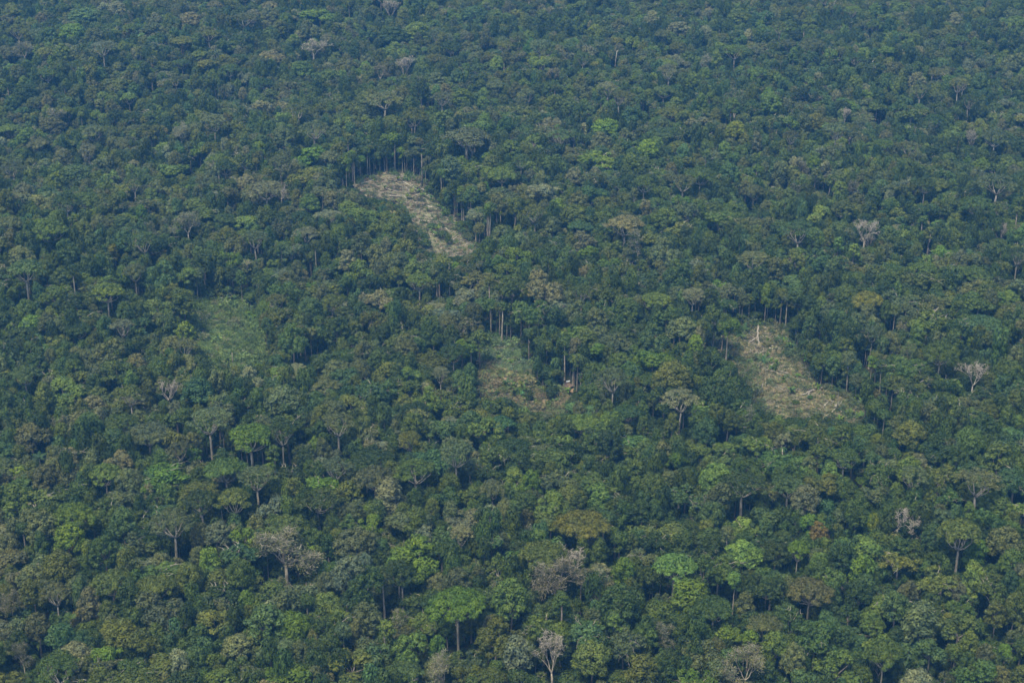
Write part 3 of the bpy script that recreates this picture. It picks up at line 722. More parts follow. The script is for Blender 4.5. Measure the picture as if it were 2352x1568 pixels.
scatter("understory", [PROTO[k]['whole'] for k in keys], rows, 'low green trees and bushes filling the canopy gaps, tinted darker for shade')

# ------------------------------------------------------------------ slim trees along the clearings
BK = {'p': M_pale, 'b': M_bark, 'd': M_dead}
SL = {}
for i in range(4):
    r_ = np.random.default_rng(200 + i); cg = Geo(); R = (3.2, 3.8, 2.8, 4.6)[i]
    lob = lobes_dome(r_, R, R * .8, 13, 0, (.3, .5))
    for _ in range(4): lob.append((np.array([*(r_.normal(size=2) * R * .4), -R * r_.uniform(.5, 1.3)]), np.array([1.1, 1.1, .9])))
    fill_lobes(cg, r_, lob, .65); SL[i] = cg.build("slim_crown", [M_leaf])
for n, (x, y, z, hgt, r, c, X, Ya, Yb) in enumerate(stem_sites):
    e = empty('slender_tree', (x, y, z - .1), 0)
    tg = Geo(); q = rnd.uniform(-.03, .03) * hgt; T_ = hgt + 3
    P = [[0, 0, -1], [0, 0, .5], [q * .3, 0, T_ * .4], [q, 0, T_ * .75], [q * 1.1, 0, T_]]
    tube(tg, P, [r * 1.5, r * 1.2, r, r * .8, r * .5], 7)
    r_ = np.random.default_rng(n)
    for _ in range(4): a = r_.uniform(0, 6.28); limb(tg, r_, [q * 1.1, 0, T_ - .5], [q + 2.2 * math.cos(a), 2.2 * math.sin(a), T_ + r_.uniform(.5, 2.5)], r * .35, .08)
    newobj('trunk', tg.build('trunk', [BK[c]], True), e)
    cr = newobj('crown', SL[n % 4], e); cr.location = (q * 1.1, 0, T_ + 2.2); big = 1.7 if r > .6 else 1
    cr.scale = (big * rnd.uniform(.9, 1.35),) * 2 + (big * rnd.uniform(.9, 1.3),); cr.rotation_euler = (0, 0, rnd.uniform(0, 6.28))
    colr = rnd.choice(['mid', 'mid', 'dark', 'olive', 'grey', 'bright']) if n else 'bright'; cr['tint'] = [float(v) for v in tint_of(colr, rnd)]
    tag(e, None, 'tree', 'slim trees with bare stems at the forest edge')
    queue(e, f"{'tall' if hgt > 22 else 'short'} slim tree with {'white' if c == 'd' else ('pale' if c == 'p' else 'brown')} stem", X, (Ya + Yb) / 2)

# ------------------------------------------------------------------ palms, banana plants
def frond_mesh(name, L, droop, wid, nl=11, up=.7):
    g = Geo(); t = np.linspace(0, 1, nl + 1)
    P = np.stack([L * (np.sin(t * 1.35) / 1.1), 0 * t, L * (up * t - droop * t ** 2.2)], 1)
    tube(g, P, .05 * (1.2 - t), 3, .8, cap=False)
    for i in range(1, nl + 1):
        for sgn in (-1, 1):
            w_ = wid * math.sin(min(1, t[i] * 1.15 + .12) * math.pi) ** .6 + .15
            p = P[i]; q = p + np.array([w_ * .45, sgn * w_, -w_ * .45]); d = (P[i] - P[i - 1]) * .75
            g.add([p, p - d, q - d * .4, q], [(0, 1, 2, 3)], rnd.uniform(.85, 1.15))
    return g.build(name, [M_leaf])
FR = [frond_mesh("frond", 3.6, .95, .75), frond_mesh("frond", 3.6, .55, .75, up=.9)]
FRB = frond_mesh("frond", 7.0, .85, 1.1, 14, 1.0)
def leaf_mesh(L, wid, droop, up):
    g = Geo(); n = 6; t = np.linspace(0, 1, n + 1)
    P = np.stack([L * .75 * t + .05, 0 * t, L * (up * t - droop * t ** 2)], 1)
    ww = wid * np.sin(np.clip(t * .93 + .05, 0, 1) * math.pi) ** .55
    for sgn in (-1, 1):
        V = np.vstack([P, P + np.stack([0 * t, sgn * ww, ww * .28], 1)])
        g.add(V, [(i, i + 1, n + 2 + i, n + 1 + i) for i in range(n)], rnd.uniform(.9, 1.1))
    return g.build("leaf", [M_leaf])
LF = [leaf_mesh(2.6, .42, .75, .95), leaf_mesh(2.4, .40, .5, 1.15)]
M_stem = bark_mat("plant_stem", (.10, .13, .05), (.20, .20, .10))
def palm(X, Yc, stem_m, r=1.0, colr='mid', big=False, desc='palm', fronds=11, ybase=None, barkm=None):
    if ybase is None:
        x, y, z = ground(X, Yc, stem_m)
    else:
        x, y, z = ground(X, ybase); s = FO / project(x, y, z)[2]; stem_m = (ybase - Yc) / (s * cd)
    gz = float(H(x, y)); e = empty('palm_tree', (x, y, gz - .1), rnd.uniform(0, 6.28)); tg = Geo()
    tube(tg, [[0, 0, -.5], [.1, 0, stem_m * .5], [0, .1, stem_m]], [.26 * r ** .5, .2 * r ** .5, .17 * r ** .5], 6)
    newobj('trunk', tg.build('trunk', [barkm or M_pale], True), e)
    c = tint_of(colr, rnd)
    for i in range(fronds):
        f = newobj('frond', FRB if big else FR[i % 2], e); f.location = (0, 0, stem_m); f.rotation_euler = (rnd.uniform(-.15, .15), rnd.uniform(-.25, .15), i * 2.4 + rnd.uniform(-.2, .2))
        q = r * rnd.uniform(.85, 1.1); f.scale = (q, q, q); f['tint'] = [float(v) * rnd.uniform(.85, 1.15) for v in c]
    tag(e, None, 'palm', 'palm trees standing in and around the clearings'); queue(e, desc, X, Yc); return e
palm(570, 606, 16, 1.15, 'pale', desc='tall palm with a long straight white stem', ybase=661, barkm=M_dead)
palm(582, 556, 16, 1.1, 'gold', desc='palm with yellowish hanging fronds', ybase=584)
palm(316, 654, 14, .9, 'gold', desc='small palm with dull brownish fronds')
palm(713, 600, 15, .9, 'light', desc='small palm with a white stem', ybase=640)
palm(1164, 742, 13, .8, 'mid', desc='slim palm with a bare grey stem', ybase=788)
palm(1922, 896, 10, 1.1, 'dark', desc='dark round-headed palm standing free', ybase=948)
palm(2044, 895, 18, .95, 'mid', big=True, desc='very large palm with long arching fronds', ybase=958, fronds=13)
palm(2003, 812, 14, 1.0, 'mid', desc='green palm with pale stem', ybase=860)
palm(2020, 800, 14, 1.0, 'grey', desc='greyish palm with drooping fronds', ybase=858)
palm(1826, 752, 7, 1.2, 'gold', desc='yellow-fronded palm at the forest edge', ybase=790)
palm(1985, 800, 14, 1.1, 'teal', desc='bluish palm', ybase=845)
palm(2043, 728, 14, 1.0, 'teal', desc='bluish palm', ybase=765)
palm(455, 358, 15, 1.0, 'mid', desc='leaning palm with pale stem', ybase=386)
palm(435, 372, 12, .8, 'mid', desc='small palm in the canopy', ybase=400)
palm(2021, 262, 14, 1.0, 'olive', desc='palm with yellowish crown', ybase=290)
palm(95, 1472, 14, 1.4, 'light', desc='wide light green palm', ybase=1510)
palm(90, 1050, 20, 1.4, 'teal', desc='bluish palm rising over crowns')
palm(160, 1418, 20, 1.0, 'mid', desc='palm')
palm(1410, 1238, 18, .9, 'pale', desc='palm with greyish fronds', ybase=1292)
palm(1498, 1326, 18, .9, 'mid', desc='palm with a white stem', ybase=1382, barkm=M_dead)
palm(1636, 1332, 14, 1.2, 'light', desc='light green palm', ybase=1358)
palm(1690, 1350, 14, 1.2, 'teal', desc='bluish palm', ybase=1384)
palm(2183, 1510, 18, 1.3, 'olive', desc='olive palm', ybase=1535)
palm(1305, 1012, 4, .9, 'light', desc='small palm') if 0 else None
palm(1722, 452, 17, .9, 'light', desc='palm with a bright white stem', ybase=484, barkm=M_dead)
palm(888, 530, 6, 1.0, 'light', desc='low palm with light fronds')
palm(1015, 300, 18, .9, 'gold', desc='small yellowish palm') if 0 else None
palm(985, 232, 18, .8, 'olive', desc='small leaning palm')
palm(1640, 742, 5, 1.0, 'mid', desc='low palm')

def banana(X, Y, s=1.0, colr='light', n=8, palmy=False, cl=''):
    x, y, z = ground(X, Y + 2); hgt = 1.5 * s
    e = empty('palm_shrub' if palmy else 'banana_plant', (x, y, z), rnd.uniform(0, 6.28)); tg = Geo()
    tube(tg, [[0, 0, -.2], [.03, 0, hgt * .6], [0, 0, hgt]], [.17 * s, .13 * s, .09 * s], 5); newobj('stem', tg.build('stem', [M_stem], True), e)
    c = tint_of(colr, rnd)
    for i in range(n):
        f = newobj('leaf', (FR if palmy else LF)[i % 2], e); f.location = (0, 0, hgt * rnd.uniform(.8, 1)); f.rotation_euler = (rnd.uniform(-.3, .3), rnd.uniform(-.35, .25), i * 2.4 + rnd.uniform(-.3, .3))
        q = s * rnd.uniform(.8, 1.15) * (.8 if palmy else 1); f.scale = (q, q, q); f['tint'] = [float(v) * rnd.uniform(.85, 1.15) for v in c]
    tag(e, None, 'palm shrub' if palmy else 'banana plant', 'large-leaved plants growing in the clearings')
    size = 'small' if s < 1 else ('big' if s > 1.35 else 'medium')
    queue(e, f"{size} {PAL[colr][1]} {'palm shrub' if palmy else 'banana plant'} at", X, Y, cl)
for X, Y in c1([(765,700),(870,720),(525,725),(625,800),(985,830),(1025,880),(858,900),(910,850),(1110,905),(1130,935),(1235,1030),(1215,1005),(1270,972),(1075,1030),(1180,1240),(1450,1240),(1040,1220),(1110,1250),(1150,1290),(1380,1180),(1250,1080),(780,960),(965,790),(1090,830)]):
    banana(X, Y, rnd.uniform(.95, 1.5), rnd.choice(['bright', 'light', 'lime', 'light']), 7, cl='in logged clearing')
for (X, Y), s in zip(c2([(1040,575),(1010,590),(1075,590),(800,392),(870,392),(690,590),(380,540),(1170,660),(575,430),(520,470),(380,590),(1060,610),(955,450)]), [1.7,1.4,1.4,1.4,1.2,.9,1.3,1.2,.9,1.1,1.2,1.2,1.1]):
    banana(X, Y, s, rnd.choice(['light', 'teal', 'bright']), 8, cl='in the green clearing')
for (X, Y), s in zip(c3([(540,430),(560,410),(710,490),(670,380),(630,330),(720,545),(950,580),(930,545),(870,600),(1110,610),(1180,670),(820,860),(800,880),(890,880),(1010,905),(1030,940),(1090,840),(1110,820),(1235,930),(900,985),(985,1000),(460,970),(1525,945),(1375,1070),(880,415),(740,330),(860,500),(1000,1040),(1060,870)]), [1.2,1,.8,.9,.9,1,1,1,1.1,1.2,1.3,1.5,1.3,1.2,1.8,1.5,1.5,1.3,1.2,1.5,1.6,1.3,1.4,1.2,.8,.8,.7,1.2,1.3]):
    banana(X, Y, s, rnd.choice(['light', 'mid', 'bright', 'teal']), 8, cl='in the garden clearing')
for (X, Y), s, p in zip(c4([(720,315),(690,395),(1110,455),(1080,440),(1140,465),(1220,495),(1195,500),(1280,575),(1320,605),(1370,655),(920,665),(905,640),(1020,740),(785,655),(970,430),(570,612),(1060,668),(1135,845),(1230,975),(1900,1040),(1950,1085),(470,322),(1490,930),(1280,805),(1940,1235),(1640,1040),(1720,1275),(965,590),(1260,545),(1210,965),(840,580),(540,410),(1000,640),(1820,1200)]),
        [1.7,1.5,1.8,1.5,1.5,1.6,1.4,1.6,1.5,1.4,1.8,1.6,1.4,1.2,.9,1.1,1.1,1,1.4,1.3,1.2,1.5,1.1,.9,1.6,1.1,1.3,1,1.3,1.3,.7,.9,.8,1.3], [1,1,1,1,0,1,0,1,0,0,1,1,0,0,0,0,0,0,0,0,0,1,0,0,1,0,0,0,1,0,0,0,0,0]):
    banana(X, Y, s, rnd.choice(['light', 'mid', 'teal']) if p else rnd.choice(['bright', 'light']), 9, bool(p), cl='in the tan clearing')

# ------------------------------------------------------------------ felled logs, stumps and snags
def log(a, b, r=.32, m=None, lift=None, k=7, desc='', cl='', name='log'):
    A = np.array(ground(*a)); Bp = np.array(ground(*b)); n = 6
    t = np.linspace(0, 1, n)[:, None]; P = A + (Bp - A) * t
    P[:, 2] = H(P[:, 0], P[:, 1]) + r * .8 + .1
    L = np.linalg.norm(Bp - A); bend = rnd.uniform(-.02, .02) * L; d = (Bp - A)[:2] / (L + 1e-6)
    P[:, 0] += (-d[1] * bend * np.sin(t * math.pi))[:, 0]; P[:, 1] += (d[0] * bend * np.sin(t * math.pi))[:, 0]
    O = A.copy(); O[2] = float(H(A[0], A[1])); g = Geo(); tube(g, P - O, np.linspace(r, r * .55, n), k)
    rr = np.random.default_rng(int(a[0] * 7 + a[1])); 
    for _ in range(2 if L > 8 else 0):      # broken side limbs
        i = rr.integers(2, n - 1); p = P[i] - O; q = p + np.array([*(rr.normal(size=2) * 1.0), rr.uniform(.1, .9)]); tube(g, [p, (p + q) / 2, q], [r * .35, r * .25, r * .12], 4)
    mt = m or rnd.choice([M_log, M_log, M_char, M_logw]); o = newobj(name, g.build(name, [mt], True)); o.location = O
    wd = {M_log.name: 'brown', M_logw.name: 'bleached', M_char.name: 'dark'}[mt.name]
    ori = abs(b[0] - a[0]) > 3 * abs(b[1] - a[1])
    slope = 'level' if ori else ('slanting right' if (b[0] - a[0]) * (b[1] - a[1]) > 0 else 'slanting left')
    tag(o, None, 'log', 'felled logs lying in the clearings'); queue(o, f"{'long' if L > 14 else 'short'} {wd} log {slope} at", (a[0] + b[0]) / 2, (a[1] + b[1]) / 2, cl)
    return o
L1 = [((320,765),(520,705),.4),((290,715),(355,745),.45),((385,690),(480,730),.3),((430,685),(540,765),.3),((645,690),(800,628),.3),((690,680),(850,655),.3),((805,670),(900,745),.3),
 ((820,730),(985,825),.42,'w'),((895,755),(1075,825),.4,'w'),((640,800),(840,850),.5),((635,740),(730,775),.25),((740,740),(845,800),.3),((365,820),(510,795),.35,'w'),((410,785),(460,820),.3),
 ((490,890),(660,855),.35),((660,872),(920,890),.45,'w'),((700,855),(860,870),.25),((925,850),(990,880),.3),((965,735),(985,795),.25),((780,950),(855,940),.5,'w'),((850,885),(848,930),.4),
 ((968,895),(970,955),.45),((860,920),(960,910),.25),((1000,835),(1115,880),.4,'w'),((1020,860),(1110,895),.4),((1075,985),(1210,1005),.48,'w'),((1060,1025),(1190,1045),.25),((1040,1075),(1170,1085),.25),
 ((980,1135),(1140,1138),.42,'w'),((1000,1150),(1090,1130),.3),((1270,1035),(1330,1030),.3),((1290,1075),(1340,1078),.3),((1300,1220),(1420,1215),.35,'w'),((1340,1330),(1420,1280),.4,'w'),((970,1300),(1040,1298),.3),
 ((970,1345),(1030,1325),.35,'w'),((985,1362),(1170,1355),.4,'w'),((1255,1210),(1300,1240),.35,'w'),((1390,1360),(1460,1320),.3),((1130,1270),(1165,1290),.3),((560,830),(700,838),.2),((900,800),(960,860),.3),((1050,1110),(1180,1112),.2),((1150,1140),(1300,1170),.2)]
def runlogs(L, f, cl):
    for q in L:
        (a, b) = f([q[0], q[1]]); log(a, b, q[2] * .8, M_logw if len(q) > 3 and q[3] == 'w' else (M_char if len(q) > 3 and q[3] == 'c' else None), cl=cl)
runlogs(L1, c1, 'in the logged clearing')
runlogs([((735,532),(765,520),.35,'w'),((520,600),(535,592),.4,'w'),((548,592),(572,576),.35,'w'),((968,928),(1010,922),.4,'w'),((958,995),(975,985),.5,'w'),((740,425),(760,432),.4,'w'),((850,855),(880,832),.3),((660,405),(760,380),.2),((490,480),(545,465),.2),((1085,640),(1110,690),.25),((1080,745),(1150,752),.2)], c2, 'in the green clearing')
runlogs([((1440,1045),(1470,1015),.3,'w'),((840,490),(870,520),.2),((1000,575),(1030,550),.25),((1520,1170),(1530,1150),.3),((430,1050),(330,1050),.2)][:4], c3, 'in the garden clearing')
L4 = [((720,378),(810,400),.35),((800,465),(862,460),.25),((560,345),(630,350),.35,'w'),((850,495),(1010,508),.3),((985,508),(1180,515),.45,'w'),((1000,483),(1090,495),.48,'w'),((1120,508),(1270,510),.4,'w'),((950,625),(1050,555),.3),
 ((1060,625),(1190,602),.25),((1150,635),(1235,625),.2),((640,588),(820,592),.35),((1085,702),(1260,690),.4,'w'),((1110,745),(1200,755),.2),((1130,855),(1215,915),.4),((1330,815),(1460,800),.4),((1260,752),(1360,742),.22),
 ((880,805),(1000,800),.25),((1522,930),(1650,872),.8,),((1270,940),(1400,915),.3,'c'),((1560,1110),(1605,1062),.4,'w'),((1018,1128),(1112,1095),.42,'w'),((915,1160),(1010,1130),.28),((1668,1100),(1775,1202),.42,'w'),((1640,1175),(1685,1128),.38,'w'),
 ((900,968),(1060,972),.2),((1040,960),(1060,900),.3),((870,907),(900,895),.25),((1150,380),(1195,405),.4,'w'),((640,560),(530,572),.25),((1380,740),(1480,770),.3),((820,790),(870,785),.2),((1290,740),(1180,720),.2,'c'),((760,700),(860,715),.2,'c'),((1090,800),(1180,790),.2,'c'),((1100,1000),(1220,1005),.2,'c'),((1500,960),(1700,950),.2,'c'),((880,1080),(1050,1040),.22,'c'),((950,900),(1080,890),.2,'c'),((1880,1050),(1980,1080),.3)]
runlogs(L4, c4, 'in the tan clearing')
def polyline_tree(name, paths, label, cat, m=M_dead, f=c4):
    """a fallen or standing dead tree: paths = [(points, radii, heights)] from butt to tips"""
    base = ground(*f([paths[0][0][0]])[0]); O = np.array([base[0], base[1], float(H(base[0], base[1]))]); g = Geo()
    for pts, rs, hs in paths:
        P = []
        for p, h in zip(f(pts), hs):
            x, y, z = ground(*p, h); P.append([x, y, z])
        P = np.array(P); n = 3 * (len(P) - 1) + 1; tt = np.linspace(0, len(P) - 1, n); idx = np.arange(len(P))
        Q = np.stack([np.interp(tt, idx, P[:, i]) for i in range(3)], 1); R = np.interp(tt, idx, rs)
        rr = np.random.default_rng(3); Q[1:-1] += rr.normal(size=(n - 2, 3)) * .12
        tube(g, Q - O, R, 7)
    o = newobj(name, g.build(name, [m], True)); o.location = O; tag(o, label, cat); return o
polyline_tree('fallen_tree', [([(868,268),(866,330),(862,385)], [.75, .62, .55], [.7, .6, .7]), ([(862,385),(820,412),(785,432),(765,452)], [.5, .42, .32, .2], [.8, 1.2, 1.0, .4]),
    ([(864,382),(872,420),(875,468)], [.45, .42, .28], [.8, .7, .4]), ([(820,412),(800,428),(770,432)], [.3, .2, .1], [1.2, 1.6, 1.2])], 'white fallen tree trunk forking in two at the top of the dry tan clearing', 'fallen tree')
polyline_tree('fallen_branch', [([(1460,942),(1435,936),(1395,958),(1350,985),(1308,991)], [.5, .5, .4, .3, .12], [.5, 1.0, 1.3, .9, .3]), ([(1400,958),(1396,985),(1392,1002),(1410,1015)], [.4, .38, .35, .2], [1.2, .8, .5, .3]),
    ([(1392,1000),(1365,1016),(1310,1012),(1256,1003)], [.35, .3, .2, .1], [.5, .6, .5, .3])], 'pale curved fallen branch with forked limbs in the dry tan clearing', 'fallen branch')
def pole(X, Ya, Yb, r, m, label, name='dead_trunk', top=None, cat='dead trunk', lean=0):
    x, y, z = ground(X, Yb); s = FO / project(x, y, z)[2]; h = (Yb - Ya) / (s * cd); g = Geo(); lx = lean * h
    tube(g, [[0, 0, -.5], [lx * .3, 0, h * .35], [lx * .6, .1, h * .7], [lx, 0, h]], [r * 1.3, r, r * .85, r * .6], 7)
    rr = np.random.default_rng(int(X))
    for i in range(top or 0):
        a = rr.uniform(0, 6.28); zz = h * rr.uniform(.6, .98); q = rr.uniform(1.5, 3.2)
        limb(g, rr, [lx * zz / h, 0, zz], [lx * zz / h + q * math.cos(a), q * math.sin(a), zz + q * rr.uniform(.3, 1.3)], r * .4, .07, sag=.15)
    o = newobj(name, g.build(name, [m], True)); o.location = (x, y, z); tag(o, label, cat, 'dead standing trunks'); return o
(p,) = c1([(1018, 775)]); (q,) = c1([(1018, 455)]); pole(p[0], q[1], p[1], .5, M_bark, 'tall bare brown pole at the right edge of the logged clearing')
(p,) = c1([(1220, 1262)]); pole(p[0], p[1] - 15, p[1], .35, M_log, 'short standing stump post low in the logged clearing')
(p,) = c2([(866, 1050)]); pole(p[0], p[1] - 24, p[1], .3, M_dead, 'thin white pole low in the green crop clearing')
(p,) = c2([(418, 440)]); pole(p[0], p[1] - 33, p[1], .3, M_bark, 'thin brown pole at upper left corner of the green crop clearing')
(p,) = c2([(812, 490)]); pole(p[0], p[1] - 20, p[1], .25, M_pale, 'slim pale pole near the top of the green crop clearing')
(p,) = c4([(905, 950)]); pole(p[0], p[1] - 18, p[1], .33, M_dead, 'short leaning white post at left in the dry tan clearing', lean=.08)
(p,) = c4([(940, 915)]); pole(p[0], p[1] - 14, p[1], .22, M_dead, 'thin white post right of the leaning post, dry tan clearing', lean=.06)
(p,) = c4([(950, 362)]); pole(p[0], p[1] - 17, p[1], .18, M_pale, 'thin pale stick right of the white fallen trunk')
(p,) = c4([(922, 540)]); pole(p[0], p[1] - 9, p[1], .35, M_dead, 'short white stump left of centre in the dry tan clearing')
(p,) = c4([(1640, 872)]); pole(p[0], p[1] - 26, p[1], .36, M_log, 'brown broken trunk standing behind the thick dark log', lean=.06)
(p,) = c4([(1684, 862)]); pole(p[0], p[1] - 31, p[1], .33, M_pale, 'tall pale broken trunk right of the brown broken one', lean=.03)
(p,) = c4([(1165, 1205)]); pole(p[0], p[1] - 10, p[1], .3, M_pale, 'pale stump at the bottom edge of the dry tan clearing') if 0 else None
(p,) = c4([(2300, 1290)]); pole(p[0], p[1] - 40, p[1], .5, M_dead, 'white snag right of the dry tan clearing below the large palm', top=2)
(p,) = c4([(1072, 405)]); pole(p[0], p[1] - 8, p[1], .2, M_dead, 'small pale post near the top right logs of the tan clearing')
(p,) = c4([(1010, 690)]); pole(p[0], p[1] - 4, p[1], .55, M_dead, 'squat white stump beside the level bleached log')
for X, Ya, Yb, r, lb, t, ln in [(2130,540,585,.6,'pale hooked snag rising above crowns at upper right',3,-.02),(1178,485,517,.5,'white leaning snag right of the logged clearing',2,.18),
        (1305,315,335,.45,'short white forked snag above the bright dome, top centre',3,.1),(1678,252,275,.4,'thin white snag in the upper right canopy',2,.25),(1901,418,436,.4,'small pale snag far right of centre top',2,.1),
        (269,572,606,.35,'slim white snag with a crosswise branch at left',4,0),(285,728,766,.45,'pale gnarled snag left of the green crop clearing',4,.02),(1410,120,150,.4,'thin pale snag near the top right of centre',2,.1),(1087,560,577,.3,'thin snag',2,.1)][:8]:
    x, y, z = ground(X, Yb + 26); s = FO / project(x, y, z)[2]; pole(X, Ya, Yb + 26, r, M_dead, lb, 'snag', t, 'snag', ln)

# ------------------------------------------------------------------ thatched hut
def thatch_mat():
    m, t, b = mat("palm_thatch"); L = t.links.new
    ob = nd(t, "ShaderNodeTexCoord"); n1 = nd(t, "ShaderNodeTexNoise"); n1.inputs['Scale'].default_value = 1.1; n1.inputs['Detail'].default_value = 6
    L(ob.outputs['Object'], n1.inputs['Vector']); rp = nd(t, "ShaderNodeValToRGB"); rp.color_ramp.elements[0].position = .38; rp.color_ramp.elements[1].position = .62
    rp.color_ramp.elements[0].color = (.10, .072, .052, 1); rp.color_ramp.elements[1].color = (.22, .155, .10, 1); L(n1.outputs['Fac'], rp.inputs[0]); L(rp.outputs[0], b.inputs['Base Color'])
    n2 = nd(t, "ShaderNodeTexNoise"); n2.inputs['Scale'].default_value = 9; L(ob.outputs['Object'], n2.inputs['Vector'])
    bp = nd(t, "ShaderNodeBump"); bp.inputs['Distance'].default_value = .1; L(n2.outputs['Fac'], bp.inputs['Height']); L(bp.outputs[0], b.inputs['Normal']); b.inputs['Roughness'].default_value = .95; return m
def hut():
    (c,) = c3([(1515, 893)]); x, y, z = ground(*c)
    e = empty('thatched_hut', (x, y, z), rad(24)); tag(e, 'small thatched hut with white sheet on its ridge beside the garden clearing', 'hut')
    # rounded thatched roof: oval eaves, short ridge, local x along the ridge
    rl, hw, hl, ze, zr = 1.3, 2.7, 4.0, 1.7, 4.6; n = 20; g = Geo()
    for lay in range(3):      # thatch courses, each proud of the one below
        a0, a1 = lay / 3, (lay + 1) / 3 + (.03 if lay < 2 else 0); V = []
        for a, dz in ((a0, .10), (a1, .04)):
            for i in range(n):
                th = i * 2 * math.pi / n; ex, ey = hl * math.cos(th), hw * math.sin(th)
                rx, ry = rl * max(-1, min(1, math.cos(th) * 1.6)), 0
                sag = -.35 * math.sin(a * math.pi)
                V.append([ex + (rx - ex) * a, ey + (ry - ey) * a, ze + (zr - ze) * a + sag + dz * (3 - lay) * .3 + rnd.uniform(-.04, .04)])
        V = np.array(V); g.add(V, [(i, (i + 1) % n, n + (i + 1) % n, n + i) for i in range(n)])
        low = V[:n].copy(); low[:, 2] -= .22; low[:, :2] *= .985; g.add(np.vstack([V[:n], low]), [(i, (i + 1) % n, n + (i + 1) % n, n + i) for i in range(n)])
    newobj('roof', g.build('roof', [thatch_mat()]), e)
    m, t, b = mat("white_sheet"); b.inputs['Base Color'].default_value = (.50, .55, .58, 1); b.inputs['Roughness'].default_value = .45
    g = Geo(); V = []
    for i in range(5):
        X = -.3 + i * .62
        for j, (yy, zz) in enumerate([(-.5, -.45), (-.26, -.18), (0, .10), (.26, -.18), (.5, -.45)]): V.append([X, yy, zr + zz + .12 + rnd.uniform(-.03, .03)])
    g.add(V, [(i * 5 + j, i * 5 + j + 1, i * 5 + j + 6, i * 5 + j + 5) for i in range(4) for j in range(4)])
    s = newobj('ridge_sheet', g.build('ridge_sheet', [m]), e); md = s.modifiers.new('solid', 'SOLIDIFY'); md.thickness = .05
    m2 = bark_mat("hut_poles", (.09, .07, .05), (.17, .13, .09)); 
    pm = Geo(); tube(pm, [[0, 0, -.2], [0, 0, .9], [0, 0, 2.0]], [.1, .09, .08], 6); pmm = pm.build('post', [m2], True)
    for i in range(10):
        th = i * 2 * math.pi / 10 + .3; p = newobj('post', pmm, e); p.location = (hl * .82 * math.cos(th), hw * .80 * math.sin(th), 0)
    # low cane wall on three sides: each cane a strip
    g = Geo()
    for i in range(64):
        th = i * 2 * math.pi / 72 + .8; X, Y = hl * .78 * math.cos(th), hw * .76 * math.sin(th); tube(g, [[X, Y, 0], [X, Y, .7], [X + rnd.uniform(-.03, .03), Y, 1.35 + rnd.uniform(-.1, .1)]], [.09, .09, .08], 4)
    newobj('wall', g.build('wall', [m2]), e)
    # bare earth yard
    gs = soil_mat("bare_earth", [(.27, .19, .11), (.22, .165, .095), (.16, .14, .07)])
    for (cc, rx, ry) in (((1455, 935), 2.6, 6.5), ((1600, 925), 1.8, 2.5), ((1280, 1040), 3.0, 11)):
        (q,) = c3([cc]); X, Y, Z = ground(*q); V = [[0, 0, .16]]; F = []; n = 22
        for k in (1, 2):
            for i in range(n):
                th = i * 6.28318 / n; r_ = k / 2 * (1 + .22 * math.sin(th * 3 + X) + .12 * math.sin(th * 7)); xx, yy = rx * r_ * math.cos(th) - .25 * ry * r_ * math.sin(th), ry * r_ * math.sin(th)
                V.append([xx, yy, float(H(X + xx, Y + yy)) - Z + .22])
        F = [(0, 1 + i, 1 + (i + 1) % n) for i in range(n)] + [(1 + i, n + 1 + i, n + 1 + (i + 1) % n, 1 + (i + 1) % n) for i in range(n)]
        me = mesh('bare_earth', V, F, [gs], smooth=True); o = newobj('bare_earth', me); o.location = (X, Y, Z)
        tag(o, 'patch of bare orange earth near the thatched hut', kind='structure')
    X, Y, Z = ground(*c3([(1455, 925)])[0])
hut()
# garden bushes near the hut
BU = []
for i in range(3):
    r_ = np.random.default_rng(300 + i); cg, tg = Geo(), Geo(); R = (3, 3.4, 2.4)[i]
    fill_lobes(cg, r_, lobes_dome(r_, R, R * (.8, .5, 1)[i], 14, R * .75, (.35, .5)), .6); tube(tg, [[0, 0, -.2], [.1, 0, R * .5], [0, .1, R * .9]], [.16, .12, .08], 5); BU.append((tg.build('bush_stem', [M_bark]), cg.build('bush_crown', [M_leaf])))
def bush(X, Y, wpx, k, colr, hs=1.0, words='bush'):
    x, y, z = ground(X, Y); s = wpx / (2 * (3, 3.4, 2.4)[k] * FO / project(x, y, z)[2]); e = empty('garden_bush', (x, y, z), rnd.uniform(0, 6), (s, s, s * hs)); newobj('stem', BU[k][0], e)
    c = newobj('foliage', BU[k][1], e); c['tint'] = [float(v) for v in tint_of(colr, rnd)]; tag(e, None, 'bush', 'bushes in and beside the clearings'); queue(e, f"{'wide' if wpx > 28 else 'small'} {PAL[colr][1]} {words}", X, Y)
for (p, wpx, k, colr, hs) in [((1215,800),46,1,'mid',1.5),((1350,1015),34,0,'dark',1.2),((1330,960),26,0,'mid',1.1),((1085,1070),20,2,'dark',2.0),((1165,860),16,2,'mid',1.2),((1060,760),12,2,'dark',1.6),((1340,820),26,1,'teal',.9),((1320,880),26,0,'mid',1),
        ((1000,820),14,2,'mid',1.2),((700,960),14,0,'mid',.9),((1250,900),12,0,'olive',1),((960,960),22,0,'mid',1.0),((1310,1110),20,0,'mid',1),((1180,1090),20,1,'light',.8)]:
    (q,) = c3([p]); bush(q[0], q[1], wpx, k, colr, hs)
